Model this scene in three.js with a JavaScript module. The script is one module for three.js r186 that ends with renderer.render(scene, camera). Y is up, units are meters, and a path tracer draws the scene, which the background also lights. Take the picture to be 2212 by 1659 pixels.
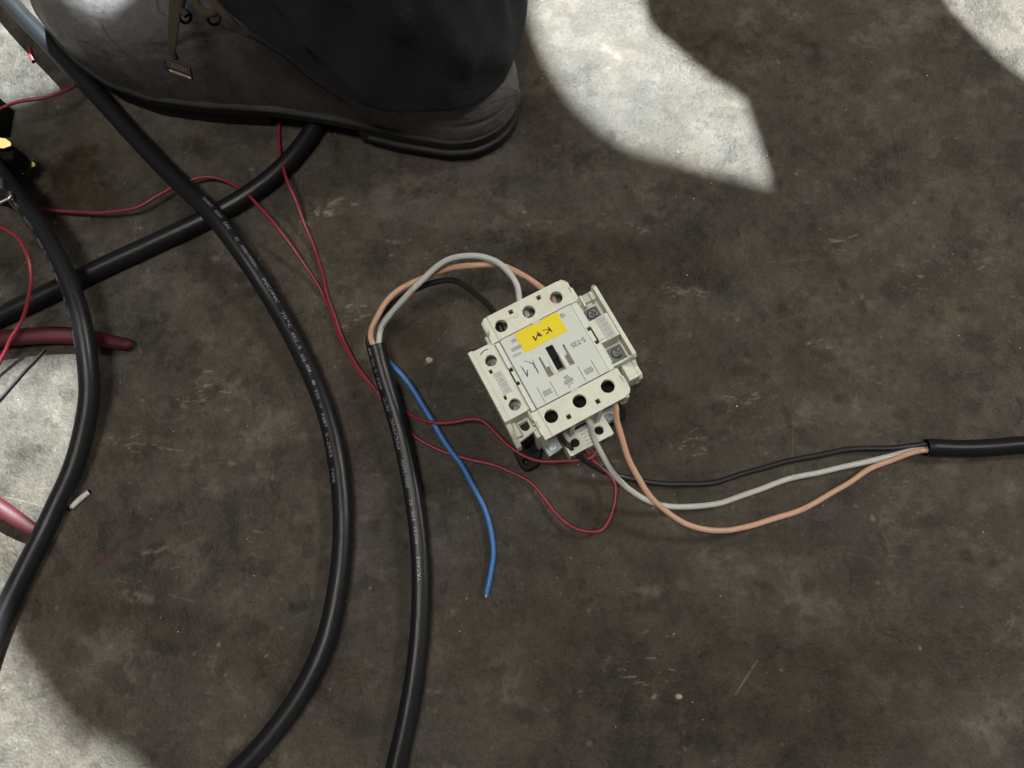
import * as THREE from 'three';
import { RoundedBoxGeometry } from 'three/addons/geometries/RoundedBoxGeometry.js';
import { mergeGeometries, toCreasedNormals } from 'three/addons/utils/BufferGeometryUtils.js';
import { RectAreaLightUniformsLib } from 'three/addons/lights/RectAreaLightUniformsLib.js';

// ------------------------------------------------------------------ camera, light, exposure
const V3 = (x, y, z) => new THREE.Vector3(x, y, z);
const scene = new THREE.Scene();
const FOV = 53, PW = 2212, PH = 1659;
const FPX = PH / 2 / Math.tan(FOV / 2 * Math.PI / 180);
const CAM = V3(0.02242, 0.44785, 0.11347);
const camera = new THREE.PerspectiveCamera(FOV, 4 / 3, 0.02, 60);
camera.position.copy(CAM);
camera.up.set(0, 0, -1);
camera.lookAt(0, 0, 0);
{ // the floor's normal as the camera sees it (the phone is rolled a little)
  const n = V3(0.05, 0.245, 0); n.z = Math.sqrt(1 - n.x * n.x - n.y * n.y);
  const Y = n.clone().negate(), X = V3(1, 0, 0).addScaledVector(Y, -Y.x).normalize(), Z = X.clone().cross(Y);
  const col = (i) => V3(X.getComponent(i), Y.getComponent(i), Z.getComponent(i));
  const right = col(0), down = col(1), fwd = col(2);
  const m = new THREE.Matrix4().makeBasis(right, down.clone().negate(), fwd.clone().negate());
  camera.quaternion.setFromRotationMatrix(m);
  camera.userData.basis = [right, down, fwd];
}
const [CR, CD, CF] = camera.userData.basis; delete camera.userData.basis;
// a spot of the photograph (2212 x 1659) at a height above the floor -> a point of the place
function at(px, py, h = 0) {
  const d = CR.clone().multiplyScalar((px - PW / 2) / FPX).addScaledVector(CD, (py - PH / 2) / FPX).add(CF);
  return CAM.clone().addScaledVector(d, (h - CAM.y) / d.y);
}
const renderer = new THREE.WebGLRenderer({ antialias: true });
renderer.setSize(1024, 768);
renderer.toneMapping = THREE.LinearToneMapping;
renderer.toneMappingExposure = 1;
renderer.shadowMap.enabled = true;
RectAreaLightUniformsLib.init();

scene.background = new THREE.Color().setRGB(0.11, 0.107, 0.1);   // dim light of the workshop around

// a small bright lamp behind the worker: its beam only reaches the floor past the added blockers
const KEY = V3(0.16, 2.4, -1.5);
const key = new THREE.PointLight(new THREE.Color().setRGB(0.88, 1.0, 1.06), 245);
key.position.copy(KEY); key.castShadow = true; key.shadow.radius = 0.38; key.shadow.mapSize.set(2048, 2048);
key.shadow.camera.near = 0.1; key.shadow.camera.far = 6;
scene.add(key);
// a wide fluorescent fitting up to the right
const FILL = V3(2.2, 2.1, -0.9);
const fill = new THREE.RectAreaLight(new THREE.Color().setRGB(1, 0.965, 0.885), 62, 0.5, 0.4);
fill.position.copy(FILL); fill.lookAt(0, 0, 0);
scene.add(fill);
// an added, longer panel nearly overhead that softens the shade
const OVER = V3(-0.25, 2.5, 0.25);
const over = new THREE.RectAreaLight(new THREE.Color().setRGB(1, 0.965, 0.885), 32, 0.9, 0.35);
over.position.copy(OVER); over.lookAt(-0.1, 0, 0);
scene.add(over);

// ------------------------------------------------------------------ helpers
function rng(seed) { let a = seed >>> 0; return () => { a = (a + 0x6D2B79F5) >>> 0; let t = a; t = Math.imul(t ^ (t >>> 15), t | 1); t ^= t + Math.imul(t ^ (t >>> 7), t | 61); return ((t ^ (t >>> 14)) >>> 0) / 4294967296; }; }
const clamp = (x, a = 0, b = 1) => Math.min(b, Math.max(a, x));
const sstep = (a, b, x) => { const t = clamp((x - a) / (b - a)); return t * t * (3 - 2 * t); };
const lerp = (a, b, t) => a + (b - a) * t;
function lut(pairs, x) { if (x <= pairs[0][0]) return pairs[0][1]; for (let i = 1; i < pairs.length; i++) if (x <= pairs[i][0]) { const [a, b] = [pairs[i - 1], pairs[i]]; const t = (x - a[0]) / (b[0] - a[0]); return lerp(a[1], b[1], t); } return pairs[pairs.length - 1][1]; }
const used = {};
const numbered = (n) => { const k = used[n] = (used[n] || 0) + 1; return k === 1 ? n : `${n}_${String(k - 1).padStart(3, '0')}`; };
function tag(o, label, category, group) { o.userData.label = label; if (category) o.userData.category = category; if (group) o.userData.group = group; return o; }
function thing(name, label, category, group) { const o = new THREE.Group(); o.name = numbered(name); scene.add(o); return tag(o, label, category, group); }
function part(name, geos, mat, parent) {
  const list = (Array.isArray(geos) ? geos : [geos]).map((g) => { const q = g.index ? g.toNonIndexed() : g; for (const k of Object.keys(q.attributes)) if (!['position', 'normal', 'uv'].includes(k)) q.deleteAttribute(k); return q; });
  const m = new THREE.Mesh(list.length > 1 ? mergeGeometries(list) : list[0], mat);
  m.name = parent === scene ? numbered(name) : name; m.castShadow = m.receiveShadow = true; parent.add(m); return m;
}
function smooth(pts, n, bend = 0) {
  const P = new THREE.CatmullRomCurve3(pts, false, 'centripetal').getSpacedPoints(n);
  if (bend) { let l = 0; const k = pts.length * 1.7; for (let i = 1; i < n; i++) { l += P[i].distanceTo(P[i - 1]); const e = Math.min(1, i / 12, (n - i) / 12); P[i].x += e * bend * (Math.sin(l * 95 + k) + 0.6 * Math.sin(l * 231 + k * 2)); P[i].z += e * bend * (Math.sin(l * 113 + k * 3) + 0.6 * Math.sin(l * 197 + k)); } }
  return P;
}
// a tube with the angle 0 on top, uv: u along (per length L), v around (0.5 on top, growing to the left of the run)
function tube(pts, r, { n = 160, seg = 20, cap = true, rad = null, L = null, flat = 1, bend = 0 } = {}) {
  const P = smooth(pts, n, bend), pos = [], uv = [], idx = [];
  const len = [0]; for (let i = 1; i <= n; i++) len.push(len[i - 1] + P[i].distanceTo(P[i - 1]));
  const LL = L || len[n];
  let N0 = null;
  for (let i = 0; i <= n; i++) {
    const T = P[Math.min(n, i + 1)].clone().sub(P[Math.max(0, i - 1)]).normalize();
    let N = V3(0, 1, 0).addScaledVector(T, -T.y);
    if (N.length() < 0.25 && N0) N = N0.clone().addScaledVector(T, -N0.dot(T));
    N.normalize(); N0 = N;
    const B = T.clone().cross(N);
    for (let j = 0; j <= seg; j++) {
      const th = (j / seg - 0.5) * 2 * Math.PI, rr = rad ? rad(len[i], th, r, len[n]) : r;
      const p = P[i].clone().addScaledVector(N, Math.cos(th) * rr * flat).addScaledVector(B, Math.sin(th) * rr);
      pos.push(p.x, p.y, p.z); uv.push(len[i] / LL, 0.5 - th / (2 * Math.PI));
    }
  }
  for (let i = 0; i < n; i++) for (let j = 0; j < seg; j++) { const a = i * (seg + 1) + j, b = a + seg + 1; idx.push(a, a + 1, b, b, a + 1, b + 1); }
  const g = new THREE.BufferGeometry();
  g.setAttribute('position', new THREE.Float32BufferAttribute(pos, 3)); g.setAttribute('uv', new THREE.Float32BufferAttribute(uv, 2));
  g.setIndex(idx); g.computeVertexNormals();
  { // close the seam's normals
    const q = g.attributes.normal; for (let i = 0; i <= n; i++) { const a = i * (seg + 1), b = a + seg; const v = V3(q.getX(a) + q.getX(b), q.getY(a) + q.getY(b), q.getZ(a) + q.getZ(b)).normalize(); q.setXYZ(a, v.x, v.y, v.z); q.setXYZ(b, v.x, v.y, v.z); }
  }
  const out = [g.toNonIndexed()];
  if (cap) for (const e of [0, n]) {
    const cp = [], cu = [], c = P[e].clone(); const T = e ? P[n].clone().sub(P[n - 1]).normalize() : P[0].clone().sub(P[1]).normalize(); const cn = [];
    for (let j = 0; j < seg; j++) {
      const a = (e * (seg + 1) + j) * 3, b = a + 3; const A = [pos[a], pos[a + 1], pos[a + 2]], Bq = [pos[b], pos[b + 1], pos[b + 2]];
      cp.push(c.x, c.y, c.z, ...(e ? Bq : A), ...(e ? A : Bq)); for (let k = 0; k < 3; k++) { cu.push(e ? 1 : 0, 0.02); cn.push(T.x, T.y, T.z); }
    }
    const q = new THREE.BufferGeometry(); q.setAttribute('position', new THREE.Float32BufferAttribute(cp, 3)); q.setAttribute('normal', new THREE.Float32BufferAttribute(cn, 3)); q.setAttribute('uv', new THREE.Float32BufferAttribute(cu, 2)); out.push(q);
  }
  const res = mergeGeometries(out); res.userData = { P, len }; return res;
}
const path = (l) => l.map(([x, y, h]) => at(x, y, h / 1000));   // picture spots with heights in mm
const mm = 0.001;
function box(x0, x1, y0, y1, z0, z1, r = 0.4) { const w = x1 - x0, h = y1 - y0, d = z1 - z0; const g = new RoundedBoxGeometry(w * mm, h * mm, d * mm, 2, Math.min(r, w / 2.1, h / 2.1, d / 2.1) * mm); g.translate((x0 + x1) / 2 * mm, (y0 + y1) / 2 * mm, (z0 + z1) / 2 * mm); return g; }
// plate in the x-z plane between heights y0 and y1, mm; outline [[x, z]...], holes: outlines or {c:[x,z], r}
function plate(outline, holes, y0, y1, bevel = 0.3) {
  const s = new THREE.Shape(outline.map(([x, z]) => new THREE.Vector2(x * mm, -z * mm)));
  for (const h of holes) { const p = new THREE.Path(); if (h.r) p.absarc(h.c[0] * mm, -h.c[1] * mm, h.r * mm, 0, Math.PI * 2, true); else p.setFromPoints(h.map(([x, z]) => new THREE.Vector2(x * mm, -z * mm))); s.holes.push(p); }
  const g = new THREE.ExtrudeGeometry(s, { depth: (y1 - y0 - 2 * bevel) * mm, bevelEnabled: bevel > 0, bevelThickness: bevel * mm, bevelSize: bevel * mm, bevelOffset: -bevel * mm, bevelSegments: 2, curveSegments: 24 });
  g.rotateX(-Math.PI / 2); g.translate(0, (y0 + bevel) * mm, 0); return g;
}
const rect = (x0, x1, z0, z1) => [[x0, z0], [x1, z0], [x1, z1], [x0, z1]];
function cyl(r, y0, y1, x, z, n = 28, r2 = r) { const g = new THREE.CylinderGeometry(r2 * mm, r * mm, (y1 - y0) * mm, n); g.translate(x * mm, (y0 + y1) / 2 * mm, z * mm); return g; }
function planarUV(g, x0, x1, z0, z1) { const p = g.attributes.position, u = new Float32Array(p.count * 2); for (let i = 0; i < p.count; i++) { u[2 * i] = (p.getX(i) / mm - x0) / (x1 - x0); u[2 * i + 1] = 1 - (p.getZ(i) / mm - z0) / (z1 - z0); } g.setAttribute('uv', new THREE.BufferAttribute(u, 2)); return g; }

// value-noise fields on a grid
function noiseField(N, cells, octaves, seed, gain = 0.5, sx = 1, sy = 1) {
  const out = new Float32Array(N * N); let amp = 1, tot = 0, c = cells; const r = rng(seed);
  for (let o = 0; o < octaves; o++) {
    const cx = Math.max(1, Math.round(c * sx)), cy = Math.max(1, Math.round(c * sy)), lat = new Float32Array((cx + 2) * (cy + 2)); for (let i = 0; i < lat.length; i++) lat[i] = r();
    const xi = new Int32Array(N), xf = new Float32Array(N);
    for (let x = 0; x < N; x++) { const u = x / N * cx, k = Math.floor(u), f = u - k; xi[x] = k; xf[x] = f * f * (3 - 2 * f); }
    for (let y = 0; y < N; y++) {
      const v = y / N * cy, k = Math.floor(v), f0 = v - k, f = f0 * f0 * (3 - 2 * f0), a = k * (cx + 2), b = a + cx + 2, row = y * N;
      for (let x = 0; x < N; x++) { const i = xi[x], t = xf[x]; const p = lat[a + i] + (lat[a + i + 1] - lat[a + i]) * t, q = lat[b + i] + (lat[b + i + 1] - lat[b + i]) * t; out[row + x] += amp * (p + (q - p) * f); }
    }
    tot += amp; amp *= gain; c *= 2;
  }
  for (let i = 0; i < out.length; i++) out[i] /= tot; return out;
}
function dataTex(arr, N, srgb, wrap = THREE.RepeatWrapping) { const t = new THREE.DataTexture(arr, N, N, THREE.RGBAFormat); t.colorSpace = srgb ? THREE.SRGBColorSpace : THREE.NoColorSpace; t.magFilter = THREE.LinearFilter; t.minFilter = THREE.LinearMipmapLinearFilter; t.generateMipmaps = true; t.wrapS = t.wrapT = wrap; t.needsUpdate = true; return t; }
const toS = (l) => 255 * (l <= 0.0031308 ? 12.92 * l : 1.055 * Math.pow(l, 1 / 2.4) - 0.055);
function canvas(w, h, draw) { const c = document.createElement('canvas'); c.width = w; c.height = h; const g = c.getContext('2d'); draw(g, w, h); const t = new THREE.CanvasTexture(c); t.colorSpace = THREE.SRGBColorSpace; t.anisotropy = 8; return t; }
const lin = (r, g, b) => new THREE.Color().setRGB(r, g, b);

// ------------------------------------------------------------------ the floor
const FS = 0.84, FN = 2048;     // the floor's texture covers 84 cm, centred on the origin
{
  const N = FN, col = new Uint8Array(N * N * 4), bmp = new Uint8Array(N * N * 4), rgh = new Uint8Array(N * N * 4);
  const big = noiseField(N, 5, 5, 11), mid = noiseField(N, 22, 5, 12, 0.55), fine = noiseField(N, 180, 4, 13, 0.7), hue = noiseField(N, 9, 6, 14, 0.6), warp = noiseField(N, 60, 4, 15, 0.6), warp2 = noiseField(N, 60, 4, 16, 0.6), sweep = noiseField(N, 26, 4, 17, 0.6, 0.35, 3), cloud = noiseField(N, 40, 5, 18, 0.62), grain = noiseField(N, 700, 2, 19, 0.8), spk = noiseField(N, 75, 5, 20, 0.58), smear = noiseField(N, 60, 5, 22, 0.6, 0.8, 1.15), zone = noiseField(N, 7, 3, 23, 0.5);
  const f = new Float32Array(N * N), dirt = new Float32Array(N * N), chip = new Float32Array(N * N), hgt = new Float32Array(N * N), red = new Float32Array(N * N), grey = new Float32Array(N * N), browner = new Float32Array(N * N);
  const px = (x) => (x / FS + 0.5) * N;
  const S = N / FS;
  // blob: an irregular patch laid into a field
  function blob(F, cx, cy, rx, ry, rot, amt, edge = 0.35, wob = 0.7) {
    const c = Math.cos(rot), s = Math.sin(rot), R = Math.max(rx, ry) * 1.8;
    for (let y = Math.max(0, Math.floor(cy - R)); y < Math.min(N, cy + R); y++) for (let x = Math.max(0, Math.floor(cx - R)); x < Math.min(N, cx + R); x++) {
      const i = y * N + x, dx = x - cx, dy = y - cy, u = (dx * c + dy * s) / rx, v = (-dx * s + dy * c) / ry;
      const d = Math.sqrt(u * u + v * v) + (warp[i] - 0.5) * 2 * wob;
      const w = 1 - sstep(1 - edge, 1 + edge, d); if (w > 0) F[i] = Math.max(F[i], w * amt);
    }
  }
  const vb = (F, vx, vy, r1, r2, rot, amt, edge, wob) => { const p = at(vx, vy); blob(F, px(p.x), px(p.z), r1 * 0.000278 * S, r2 * 0.000278 * S, rot, amt, edge, wob); };
  // dark oily spots, where the photograph has them
  for (const [x, y, a, b, r, k] of [[1401, 476, 17, 15, 0, 0.8], [1822, 616, 12, 18, -0.3, 0.85], [1863, 667, 10, 16, 0, 0.7], [1932, 629, 24, 42, 0.2, 0.7], [2110, 736, 36, 32, 0, 0.85], [1841, 504, 24, 18, 0.2, 0.7], [1693, 448, 10, 9, 0, 0.6], [1751, 487, 9, 8, 0, 0.7], [1726, 704, 13, 8, 0.3, 0.6], [1605, 800, 32, 12, -0.1, 0.75], [1773, 766, 26, 14, 0.3, 0.75], [1552, 882, 16, 14, 0, 0.7], [1433, 848, 8, 14, 0, 0.6], [1700, 899, 8, 26, -0.2, 0.7], [1809, 861, 10, 9, 0, 0.7], [2103, 878, 20, 22, 0, 0.7], [1945, 895, 18, 14, 0, 0.6],
    [1746, 955, 27, 20, 0.2, 0.75], [1656, 1270, 18, 14, 0.5, 0.7], [1706, 1315, 20, 12, -0.4, 0.8], [2016, 1125, 32, 15, -0.2, 0.75], [1856, 1220, 20, 18, 0, 0.65], [1956, 1185, 22, 10, 0, 0.7], [2086, 1200, 18, 12, 0.4, 0.85], [2146, 1215, 12, 9, 0, 0.8], [1451, 1335, 18, 14, 0, 0.6], [1366, 1510, 15, 12, 0, 0.7], [1276, 1295, 4, 4, 0, 1], [610, 1540, 12, 10, 0, 0.6], [640, 1480, 16, 10, 0, 0.5], [700, 1000, 9, 14, 0, 0.7], [640, 750, 8, 8, 0, 0.8], [520, 600, 16, 14, 0, 0.7], [560, 690, 12, 9, 0, 0.7], [1150, 1545, 40, 16, 0.1, 0.5], [780, 1560, 40, 30, 0, 0.5], [1540, 160, 8, 7, 0, 0.6], [1760, 130, 14, 18, 0, 0.6], [1610, 240, 10, 9, 0, 0.5], [1850, 190, 22, 12, 0.3, 0.6], [2040, 110, 14, 11, 0, 0.5], [1900, 330, 16, 11, 0, 0.55], [1465, 690, 10, 7, 0, 0.5], [1610, 630, 12, 9, 0, 0.5], [2010, 430, 12, 9, 0, 0.6], [2180, 520, 10, 16, 0, 0.6], [420, 250, 8, 8, 0, 0.5], [640, 1170, 10, 8, 0, 0.5], [730, 1250, 24, 18, 0, 0.5], [640, 1310, 20, 12, 0, 0.55], [660, 1150, 16, 24, 0, 0.4]]) vb(dirt, x, y, a, b, r, k, 0.4, 0.8);
  const R = rng(5);
  for (let k = 0; k < 620; k++) { const right = R() < 0.6; const x = right ? 1300 + R() * 950 : -100 + R() * 1400, y = -60 + R() * 1800, s = 1.5 + Math.pow(R(), 4) * 12; vb(dirt, x, y, s * (0.7 + R()), s * (0.6 + R() * 0.6), R() * 3, (0.2 + R() * 0.5) * (right ? 0.95 : 0.4), right ? 0.45 : 0.7, 0.8); }
  // browner, darker patches
  for (const [x, y, a, b, r, k] of [[152, 388, 60, 84, 0.2, 1.3], [215, 420, 50, 34, 0.7, 0.8], [230, 430, 60, 40, 0.6, 0.5], [430, 320, 20, 60, -0.5, 0.5], [1240, 560, 120, 60, 0.3, 0.4], [1420, 560, 160, 70, 0.1, 0.45], [900, 740, 60, 90, 0.2, 0.5], [1420, 900, 90, 60, 0.2, 0.5], [300, 1330, 200, 60, 0.3, 0.35], [600, 1430, 140, 60, 0.2, 0.45], [1700, 1500, 300, 110, 0, 0.45], [2000, 1400, 150, 90, 0.2, 0.35], [760, 920, 40, 150, 0.2, 0.4], [430, 590, 70, 30, 0.3, 0.4], [1100, 1400, 170, 90, 0.3, 0.3], [1180, 250, 60, 80, 0, 0.4]]) vb(browner, x, y, a, b, r, k, 0.3, 0.6);
  for (const [x, y, a, b, r, k] of [[930, 455, 170, 42, 0.27, 0.55], [1420, 790, 75, 32, 0.45, 0.6], [560, 900, 90, 70, 0.3, 0.35], [470, 1010, 110, 60, 0, 0.4], [1160, 1070, 90, 50, 0.4, 0.45], [1980, 480, 260, 90, 0.3, 0.4], [1500, 470, 60, 130, 0.7, 0.15], [300, 1050, 90, 60, 0, 0.4], [1000, 700, 110, 60, 0.2, 0.25], [2120, 1450, 120, 160, 0, 0.35], [330, 560, 90, 40, -0.5, 0.4], [300, 250, 110, 60, 0.5, 0.5], [440, 400, 110, 60, 0.6, 0.45], [640, 560, 140, 70, 0.6, 0.4], [340, 640, 160, 50, -0.4, 0.4], [840, 640, 120, 70, 0.3, 0.35], [1330, 440, 120, 70, 0.3, 0.35], [60, 240, 120, 60, 0, 0.4]]) vb(grey, x, y, a, b, r, k, 0.25, 0.55);  // greyer worn patches; some paint better-lit floor into the colour
  vb(red, 235, 1215, 24, 13, 0.5, 0.7, 0.4, 0.5); vb(red, 210, 1200, 30, 9, -0.1, 0.4, 0.4, 0.6);
  // scraped and chipped spots
  for (const [x, y, a, b, r, k] of [[690, 458, 26, 7, 0.2, 0.9], [728, 432, 26, 9, -0.4, 0.7], [765, 440, 16, 5, 0.2, 0.5], [655, 480, 14, 5, 0.4, 0.5], [845, 520, 24, 5, 0.2, 0.35], [927, 777, 9, 7, 0.2, 0.7], [1745, 440, 6, 5, 0, 0.9], [1782, 457, 9, 4, 0.3, 0.7], [1808, 520, 12, 3, 0, 0.6], [1988, 598, 9, 4, 0, 0.5], [1745, 743, 22, 4, -0.3, 0.5], [1860, 640, 5, 6, 0, 0.5], [1466, 1505, 7, 5, 0, 0.8], [1294, 1225, 4, 3, 0, 0.8], [1234, 1202, 5, 4, 0, 0.8], [1390, 480, 12, 4, 0, 0.4], [1480, 630, 14, 3, -0.3, 0.5], [840, 550, 10, 4, 0, 0.4], [770, 690, 4, 3, 0, 0.5], [510, 545, 10, 7, 0, 0.45], [470, 555, 9, 4, 0, 0.4], [560, 560, 8, 4, 0, 0.5], [270, 540, 3, 3, 0, 0.8], [2205, 440, 10, 3, 0, 0.6], [500, 1000, 12, 5, 0, 0.4], [330, 1190, 30, 5, -0.3, 0.4], [320, 960, 26, 3, 0.1, 0.5], [370, 970, 40, 2, 0.15, 0.5], [300, 1290, 34, 10, 0.2, 0.35], [1300, 1320, 8, 3, 0, 0.5], [2195, 640, 12, 4, 0, 0.5], [1370, 960, 5, 5, 0, 0.6], [1100, 1180, 4, 4, 0, 0.5], [940, 1540, 22, 8, 0.2, 0.5], [1250, 1490, 16, 8, 0.2, 0.4], [1380, 1270, 30, 12, 0.2, 0.25], [1760, 1120, 16, 10, 0, 0.4]]) vb(chip, x, y, a, b, r, k, 0.5, 1.2);
  for (let k = 0; k < 1500; k++) { const x = -200 + R() * 2600, y = -100 + R() * 1900, s = 0.8 + Math.pow(R(), 5) * 3.2; vb(chip, x, y, s * (0.8 + R()), s, R() * 3, 0.25 + 0.6 * R() * R(), 0.6, 0.5); }
  // clusters of short scuffs
  const scuffs = [[525, 570, 60, 30], [690, 455, 50, 22], [760, 690, 50, 40], [1395, 490, 60, 25], [1480, 630, 60, 14], [1760, 520, 90, 40], [1745, 745, 60, 20], [300, 960, 70, 30], [520, 1190, 90, 60], [330, 1240, 60, 60], [960, 560, 60, 50], [1050, 800, 80, 60], [1300, 1000, 60, 30], [1880, 1060, 120, 60], [1480, 960, 80, 40], [1350, 1420, 120, 80], [940, 1500, 60, 60], [2080, 560, 90, 60], [1620, 860, 80, 50], [260, 560, 60, 30], [1960, 620, 60, 60], [430, 850, 80, 60]];
  for (const [x, y, w, h] of scuffs) for (let k = 0; k < 26; k++) { const X = x + (R() + R() - 1) * w, Y = y + (R() + R() - 1) * h, a = (R() - 0.5) * 0.8 - 0.15, l = 3 + R() * R() * 26; scratch(X, Y, X + Math.cos(a) * l, Y + Math.sin(a) * l, 0.8 + R() * 0.9, 0.15 + R() * 0.5); }
  // hairline scratches
  function scratch(x0, y0, x1, y1, w, k, F = chip) { const a = at(x0, y0), b = at(x1, y1), n = Math.ceil(a.distanceTo(b) * S * 1.5); for (let i = 0; i <= n; i++) { const t = i / n, X = px(lerp(a.x, b.x, t)), Y = px(lerp(a.z, b.z, t)), xi = Math.round(X), yi = Math.round(Y); for (let dy = -2; dy <= 2; dy++) for (let dx = -2; dx <= 2; dx++) { const q = (yi + dy) * N + xi + dx; if (q < 0 || q >= N * N) continue; const d = Math.hypot(xi + dx - X, yi + dy - Y); const v = k * clamp(1.2 - d / w) * (0.35 + 1.1 * clamp(cloud[q] * 2 - 0.55)); if (v > F[q]) F[q] = v; } } }
  scratch(1676, 1362, 1600, 1480, 1.3, 0.5); scratch(1600, 1480, 1541, 1575, 1.3, 0.4); scratch(2208, 1290, 2178, 1365, 2, 0.5); scratch(2190, 1320, 2170, 1350, 2, 0.5); scratch(560, 1245, 620, 1260, 1, 0.4); scratch(1920, 1200, 2090, 1220, 1, 0.3); scratch(250, 1250, 420, 1300, 1, 0.35); scratch(260, 1255, 330, 1270, 1.5, 0.5);
  for (let k = 0; k < 110; k++) { const x = R() * 2212, y = R() * 1659, a = (R() - 0.5) * 0.9 + (R() < 0.3 ? 1.2 : 0), l = 20 + R() * 90; scratch(x, y, x + Math.cos(a) * l, y + Math.sin(a) * l, 0.9, 0.12 + R() * 0.2); }
  for (let k = 0; k < 26; k++) { const t = k / 25 * 2 - 1, x = 2178 + Math.cos(t) * 28, y = 888 + Math.sin(t) * 36, t2 = t + 0.09; scratch(x, y, 2178 + Math.cos(t2) * 28, 888 + Math.sin(t2) * 36, 2, 0.8, dirt); }
  for (let i = 0; i < N * N; i++) {
    const m = mid[i] - 0.5, b = big[i] - 0.5, fi = fine[i] - 0.5, sw = sweep[i] - 0.5, cl = cloud[i] - 0.5, h = hue[i] - 0.5, gr = grain[i] - 0.5;
    let k = 1 + 0.75 * m + 0.6 * b + 0.6 * fi + 0.15 * sw + 0.75 * cl + 0.4 * gr; k = Math.max(0.4, k);
    const zn = zone[i] - 0.5, pale = sstep(0.12, 0.24, cl + 0.35 * fi) * 0.22 * sstep(-0.1, 0.12, b + m * 0.5);      // worn-through paler crust
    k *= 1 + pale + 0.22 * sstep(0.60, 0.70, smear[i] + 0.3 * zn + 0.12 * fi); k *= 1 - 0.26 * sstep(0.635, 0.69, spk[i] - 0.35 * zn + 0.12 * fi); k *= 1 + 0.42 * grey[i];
    const g = clamp(0.45 + 1.5 * h + 0.45 * grey[i] - 0.5 * browner[i]);             // 0 brown, 1 grey
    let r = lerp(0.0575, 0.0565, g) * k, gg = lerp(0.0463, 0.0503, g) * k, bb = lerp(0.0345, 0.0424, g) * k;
    const o = Math.min(1.2, browner[i]) * 0.40; r *= 1 - o * 0.9; gg *= 1 - o; bb *= 1 - o * 1.15;
    const d = dirt[i] * (0.75 + 0.5 * (fi + 0.5)); r = lerp(r, 0.0150, clamp(d * 0.60)); gg = lerp(gg, 0.0125, clamp(d * 0.60)); bb = lerp(bb, 0.0100, clamp(d * 0.60));
    const q = red[i] * 0.5; r = lerp(r, 0.085, q); gg = lerp(gg, 0.03, q); bb = lerp(bb, 0.03, q);
    const c = clamp(chip[i] * (0.6 + 0.9 * (fi + 0.5))) * 0.5 * sstep(-0.09, 0.06, cl * 0.8 + fi * 0.7); r = lerp(r, 0.30, c); gg = lerp(gg, 0.27, c); bb = lerp(bb, 0.225, c);
    col[4 * i] = clamp(toS(r), 0, 255); col[4 * i + 1] = clamp(toS(gg), 0, 255); col[4 * i + 2] = clamp(toS(bb), 0, 255); col[4 * i + 3] = 255;
    const pit = sstep(0.14, 0.24, -(cl + 0.5 * fi)) * 0.35;
    const H = 0.5 + 0.16 * fi + 0.85 * gr + 0.03 * cl - 0.25 * pit - 0.25 * dirt[i] + 0.25 * chip[i];
    bmp[4 * i] = bmp[4 * i + 1] = bmp[4 * i + 2] = clamp(H) * 255; bmp[4 * i + 3] = 255;
    const ro = 0.60 + 0.25 * m + 0.3 * fi - 0.10 * browner[i] + 0.12 * chip[i] + 0.15 * h;
    rgh[4 * i] = rgh[4 * i + 1] = rgh[4 * i + 2] = clamp(ro, 0.3, 1) * 255; rgh[4 * i + 3] = 255;
  }
  const W = THREE.MirroredRepeatWrapping;
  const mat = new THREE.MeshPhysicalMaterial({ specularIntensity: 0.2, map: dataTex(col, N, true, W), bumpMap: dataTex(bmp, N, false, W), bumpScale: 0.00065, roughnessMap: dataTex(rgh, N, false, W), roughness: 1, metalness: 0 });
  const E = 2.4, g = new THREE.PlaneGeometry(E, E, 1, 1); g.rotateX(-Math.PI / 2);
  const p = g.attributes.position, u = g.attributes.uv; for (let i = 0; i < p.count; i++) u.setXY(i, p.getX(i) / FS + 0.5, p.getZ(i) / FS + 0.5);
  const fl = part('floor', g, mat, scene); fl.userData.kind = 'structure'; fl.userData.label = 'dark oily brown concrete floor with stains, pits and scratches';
}

// ------------------------------------------------------------------ shared materials
const smudge = (() => { const N = 512, a = noiseField(N, 6, 6, 31, 0.6), b = noiseField(N, 60, 3, 32, 0.6), o = new Uint8Array(N * N * 4); for (let i = 0; i < N * N; i++) { const v = clamp(0.9 + 0.16 * (a[i] - 0.5) + 0.14 * (b[i] - 0.5) - 0.4 * sstep(0.62, 0.75, a[i])); o[4 * i] = 255 * v; o[4 * i + 1] = 252 * v; o[4 * i + 2] = 244 * v; o[4 * i + 3] = 255; } return dataTex(o, N, true); })();
const smudgeP = (() => { const N = 512, a = noiseField(N, 5, 5, 35, 0.55), b = noiseField(N, 70, 3, 36, 0.6), r = rng(37), o = new Uint8Array(N * N * 4); for (let i = 0; i < N * N; i++) { const v = clamp(0.955 + 0.10 * (a[i] - 0.5) + 0.06 * (b[i] - 0.5) - 0.10 * sstep(0.66, 0.74, a[i] * 0.7 + b[i] * 0.3) - (r() < 0.0006 ? 0.3 : 0)); o[4 * i] = 255 * v; o[4 * i + 1] = 254 * v; o[4 * i + 2] = 249 * v; o[4 * i + 3] = 255; } const t = dataTex(o, N, true); t.repeat.set(14, 14); return t; })();
const roughA = (() => { const N = 512, a = noiseField(N, 8, 6, 33, 0.6), o = new Uint8Array(N * N * 4); for (let i = 0; i < N * N; i++) { const v = clamp(0.45 + 0.5 * a[i]); o[4 * i] = o[4 * i + 1] = o[4 * i + 2] = 255 * v; o[4 * i + 3] = 255; } return dataTex(o, N, false); })();
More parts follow.
